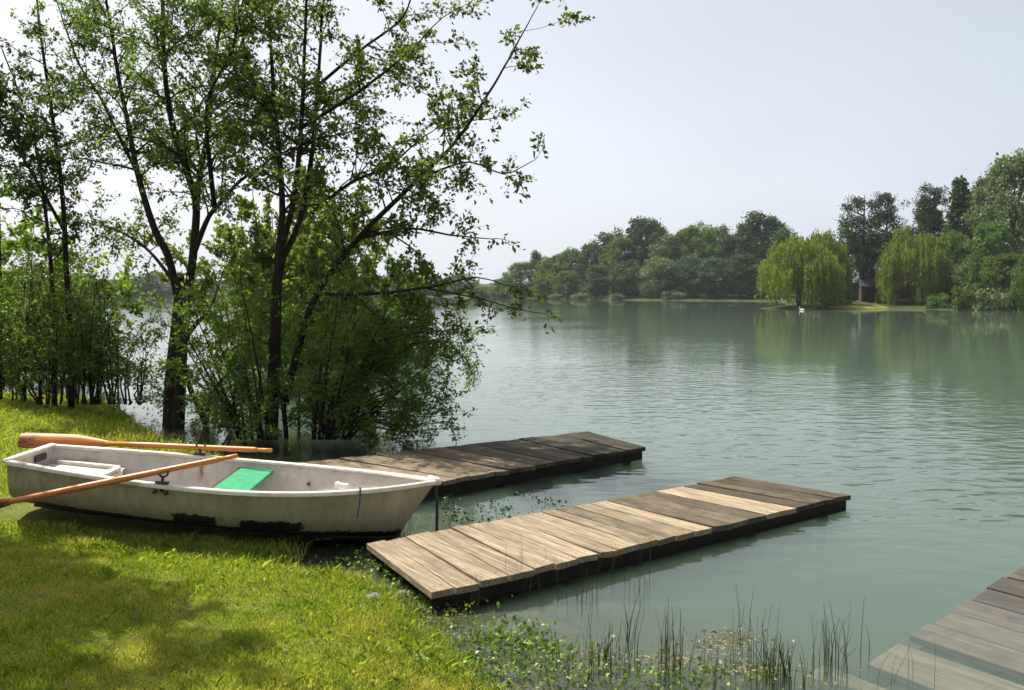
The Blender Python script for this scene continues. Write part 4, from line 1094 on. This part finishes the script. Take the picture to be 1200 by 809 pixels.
for i in range(48):
    px = rng.uniform(640, 1000); py = rng.uniform(762, 806)
    rush(px, py, st(rng.integers(1, 5), rng.uniform(34, 74), 6), 'thin green rush standing in the shallow water between the lawn and sunken jetty', .0055)
for i in range(26):
    px = rng.uniform(545, 770); py = 700 + rng.uniform(-8, 26) - (px - 545) * .13
    rush(px, py, st(rng.integers(1, 4), rng.uniform(30, 62), 4), 'fine rush standing along the side of the nearer jetty', .0045)
for i, px in enumerate((405, 440, 455, 470, 482)):
    rush(px, 632 - i * 2, st(5, 40, 7), 'grassy rush growing against the bow of the boat', .006)

# stones at the edge
def stone(px, py, size, label, seed):
    r = np.random.default_rng(seed); p = onz(px, py, .05)
    bm = bmesh.new(); bmesh.ops.create_icosphere(bm, subdivisions=3, radius=1)
    ph = r.random(6) * 6
    for v in bm.verts:
        c = v.co; k = 1 + .16 * math.sin(c.x * 3 + ph[0]) * math.sin(c.y * 3.5 + ph[1]) + .1 * math.sin(c.z * 5 + c.x * 4 + ph[2]) + .04 * math.sin(c.y * 11 + ph[3])
        v.co = Vector((c.x * k * size, c.y * k * size * .75, c.z * k * size * .42))
    me = bpy.data.meshes.new('stone'); bm.to_mesh(me); bm.free()
    me.polygons.foreach_set('use_smooth', np.ones(len(me.polygons), bool))
    o = link('stone', me, M['stone']); o.location = (p[0], p[1], max(hz(p[0], p[1]), -.02) + size * .2); o.rotation_euler = (0, 0, r.random() * 6)
    tag(o, label, 'stone', 'stones at the water edge')
stone(436, 703, .062, 'largest pale stone at the water edge near the jetty', 1)
stone(424, 716, .04, 'small stone just left below the largest pale stone', 2)
stone(470, 690, .045, 'pale stone beside the shore end of the nearer jetty', 3)

# ------------------------------------------------------------------ humid air over the lake
m = MB(); m.box((0, 0, 12.0), (1930, 1930, 30)); t = NT('humid_air')
v = t.n('VolumePrincipled'); v.inputs['Density'].default_value = .0002; v.inputs['Color'].default_value = (.9, .94, 1, 1)
t.l(v.outputs[0], t.out.inputs['Volume'])
tag(m.build('haze', t.m), 'thin pale haze over the lake', 'haze', kind='stuff')

# ------------------------------------------------------------------ camera, sun, sky
cam = bpy.data.cameras.new('camera'); co = bpy.data.objects.new('camera', cam); COL.objects.link(co)
co.location = (0, 0, CAMZ); co.rotation_euler = (math.pi / 2 - PIT, 0, 0)
cam.sensor_width = 36; cam.lens = 30; cam.clip_end = 4000; cam.clip_start = .05
S.camera = co
EL, AZ = R(60), R(-50)
sun = bpy.data.lights.new('sun', 'SUN'); so = bpy.data.objects.new('sun', sun); COL.objects.link(so)
sun.energy = 5.0; sun.angle = R(.53); sun.color = (1, .95, .86)
dv = Vector((math.sin(AZ) * math.cos(EL), math.cos(AZ) * math.cos(EL), math.sin(EL)))
so.rotation_euler = dv.to_track_quat('Z', 'Y').to_euler()
w = bpy.data.worlds.new('World'); S.world = w; w.use_nodes = True
nt = w.node_tree; nt.nodes.clear()
out = nt.nodes.new('ShaderNodeOutputWorld'); bg = nt.nodes.new('ShaderNodeBackground'); sky = nt.nodes.new('ShaderNodeTexSky')
sky.sky_type = 'NISHITA'; sky.sun_disc = False; sky.sun_elevation = EL; sky.sun_rotation = AZ
sky.air_density = 1.0; sky.dust_density = 6.0; sky.ozone_density = 1.0
# thin veil of high haze over the blue
tc = nt.nodes.new('ShaderNodeTexCoord'); mp = nt.nodes.new('ShaderNodeMapping'); mp.inputs['Scale'].default_value = (1, 1, 2.2)
no = nt.nodes.new('ShaderNodeTexNoise'); no.inputs['Scale'].default_value = 1.6; no.inputs['Detail'].default_value = 4
nt.links.new(tc.outputs['Generated'], mp.inputs[0]); nt.links.new(mp.outputs[0], no.inputs['Vector'])
mr = nt.nodes.new('ShaderNodeMapRange'); mr.inputs[1].default_value = .3; mr.inputs[2].default_value = .7; mr.inputs[3].default_value = .5; mr.inputs[4].default_value = .68
nt.links.new(no.outputs['Fac'], mr.inputs[0])
mx = nt.nodes.new('ShaderNodeMix'); mx.data_type = 'RGBA'; 
vd = nt.nodes.new('ShaderNodeVectorMath'); vd.operation = 'DOT_PRODUCT'; nt.links.new(tc.outputs['Generated'], vd.inputs[0]); vd.inputs[1].default_value = dv
cr = nt.nodes.new('ShaderNodeValToRGB'); ce = cr.color_ramp.elements
ce[0].position = .1; ce[0].color = (.395, .44, .50, 1); ce[1].position = .95; ce[1].color = (1, .98, .93, 1); k_ = ce.new(.62); k_.color = (.62, .64, .68, 1)
vm = nt.nodes.new('ShaderNodeVectorMath'); vm.operation = 'SCALE'; vm.inputs[3].default_value = 10.5
nt.links.new(vd.outputs['Value'], cr.inputs[0]); nt.links.new(cr.outputs[0], vm.inputs[0]); sz = nt.nodes.new('ShaderNodeSeparateXYZ'); nt.links.new(tc.outputs['Generated'], sz.inputs[0])
hr = nt.nodes.new('ShaderNodeMapRange'); hr.inputs[1].default_value = 0; hr.inputs[2].default_value = .32; hr.inputs[3].default_value = 1.48; hr.inputs[4].default_value = 1.0; hr.interpolation_type = 'SMOOTHSTEP'
nt.links.new(sz.outputs[2], hr.inputs[0]); v2 = nt.nodes.new('ShaderNodeVectorMath'); v2.operation = 'SCALE'
nt.links.new(vm.outputs[0], v2.inputs[0]); nt.links.new(hr.outputs[0], v2.inputs[3]); nt.links.new(v2.outputs[0], mx.inputs[7])
nt.links.new(mr.outputs[0], mx.inputs[0]); nt.links.new(sky.outputs[0], mx.inputs[6]); nt.links.new(mx.outputs[2], bg.inputs[0])
bg.inputs[1].default_value = .083
nt.links.new(bg.outputs[0], out.inputs[0])

# ------------------------------------------------------------------ render settings
S.render.engine = 'CYCLES'
S.view_settings.view_transform = 'Standard'; S.view_settings.look = 'None'; S.view_settings.exposure = .88; S.view_settings.gamma = 1
S.view_settings.use_curve_mapping = False
c = S.cycles
c.use_denoising = True; c.denoiser = 'OPENIMAGEDENOISE'; c.denoising_input_passes = 'RGB_ALBEDO_NORMAL'
c.max_bounces = 8; c.diffuse_bounces = 3; c.glossy_bounces = 3; c.transmission_bounces = 4; c.transparent_max_bounces = 12; c.volume_bounces = 0
c.sample_clamp_indirect = 6; c.caustics_reflective = False; c.caustics_refractive = False
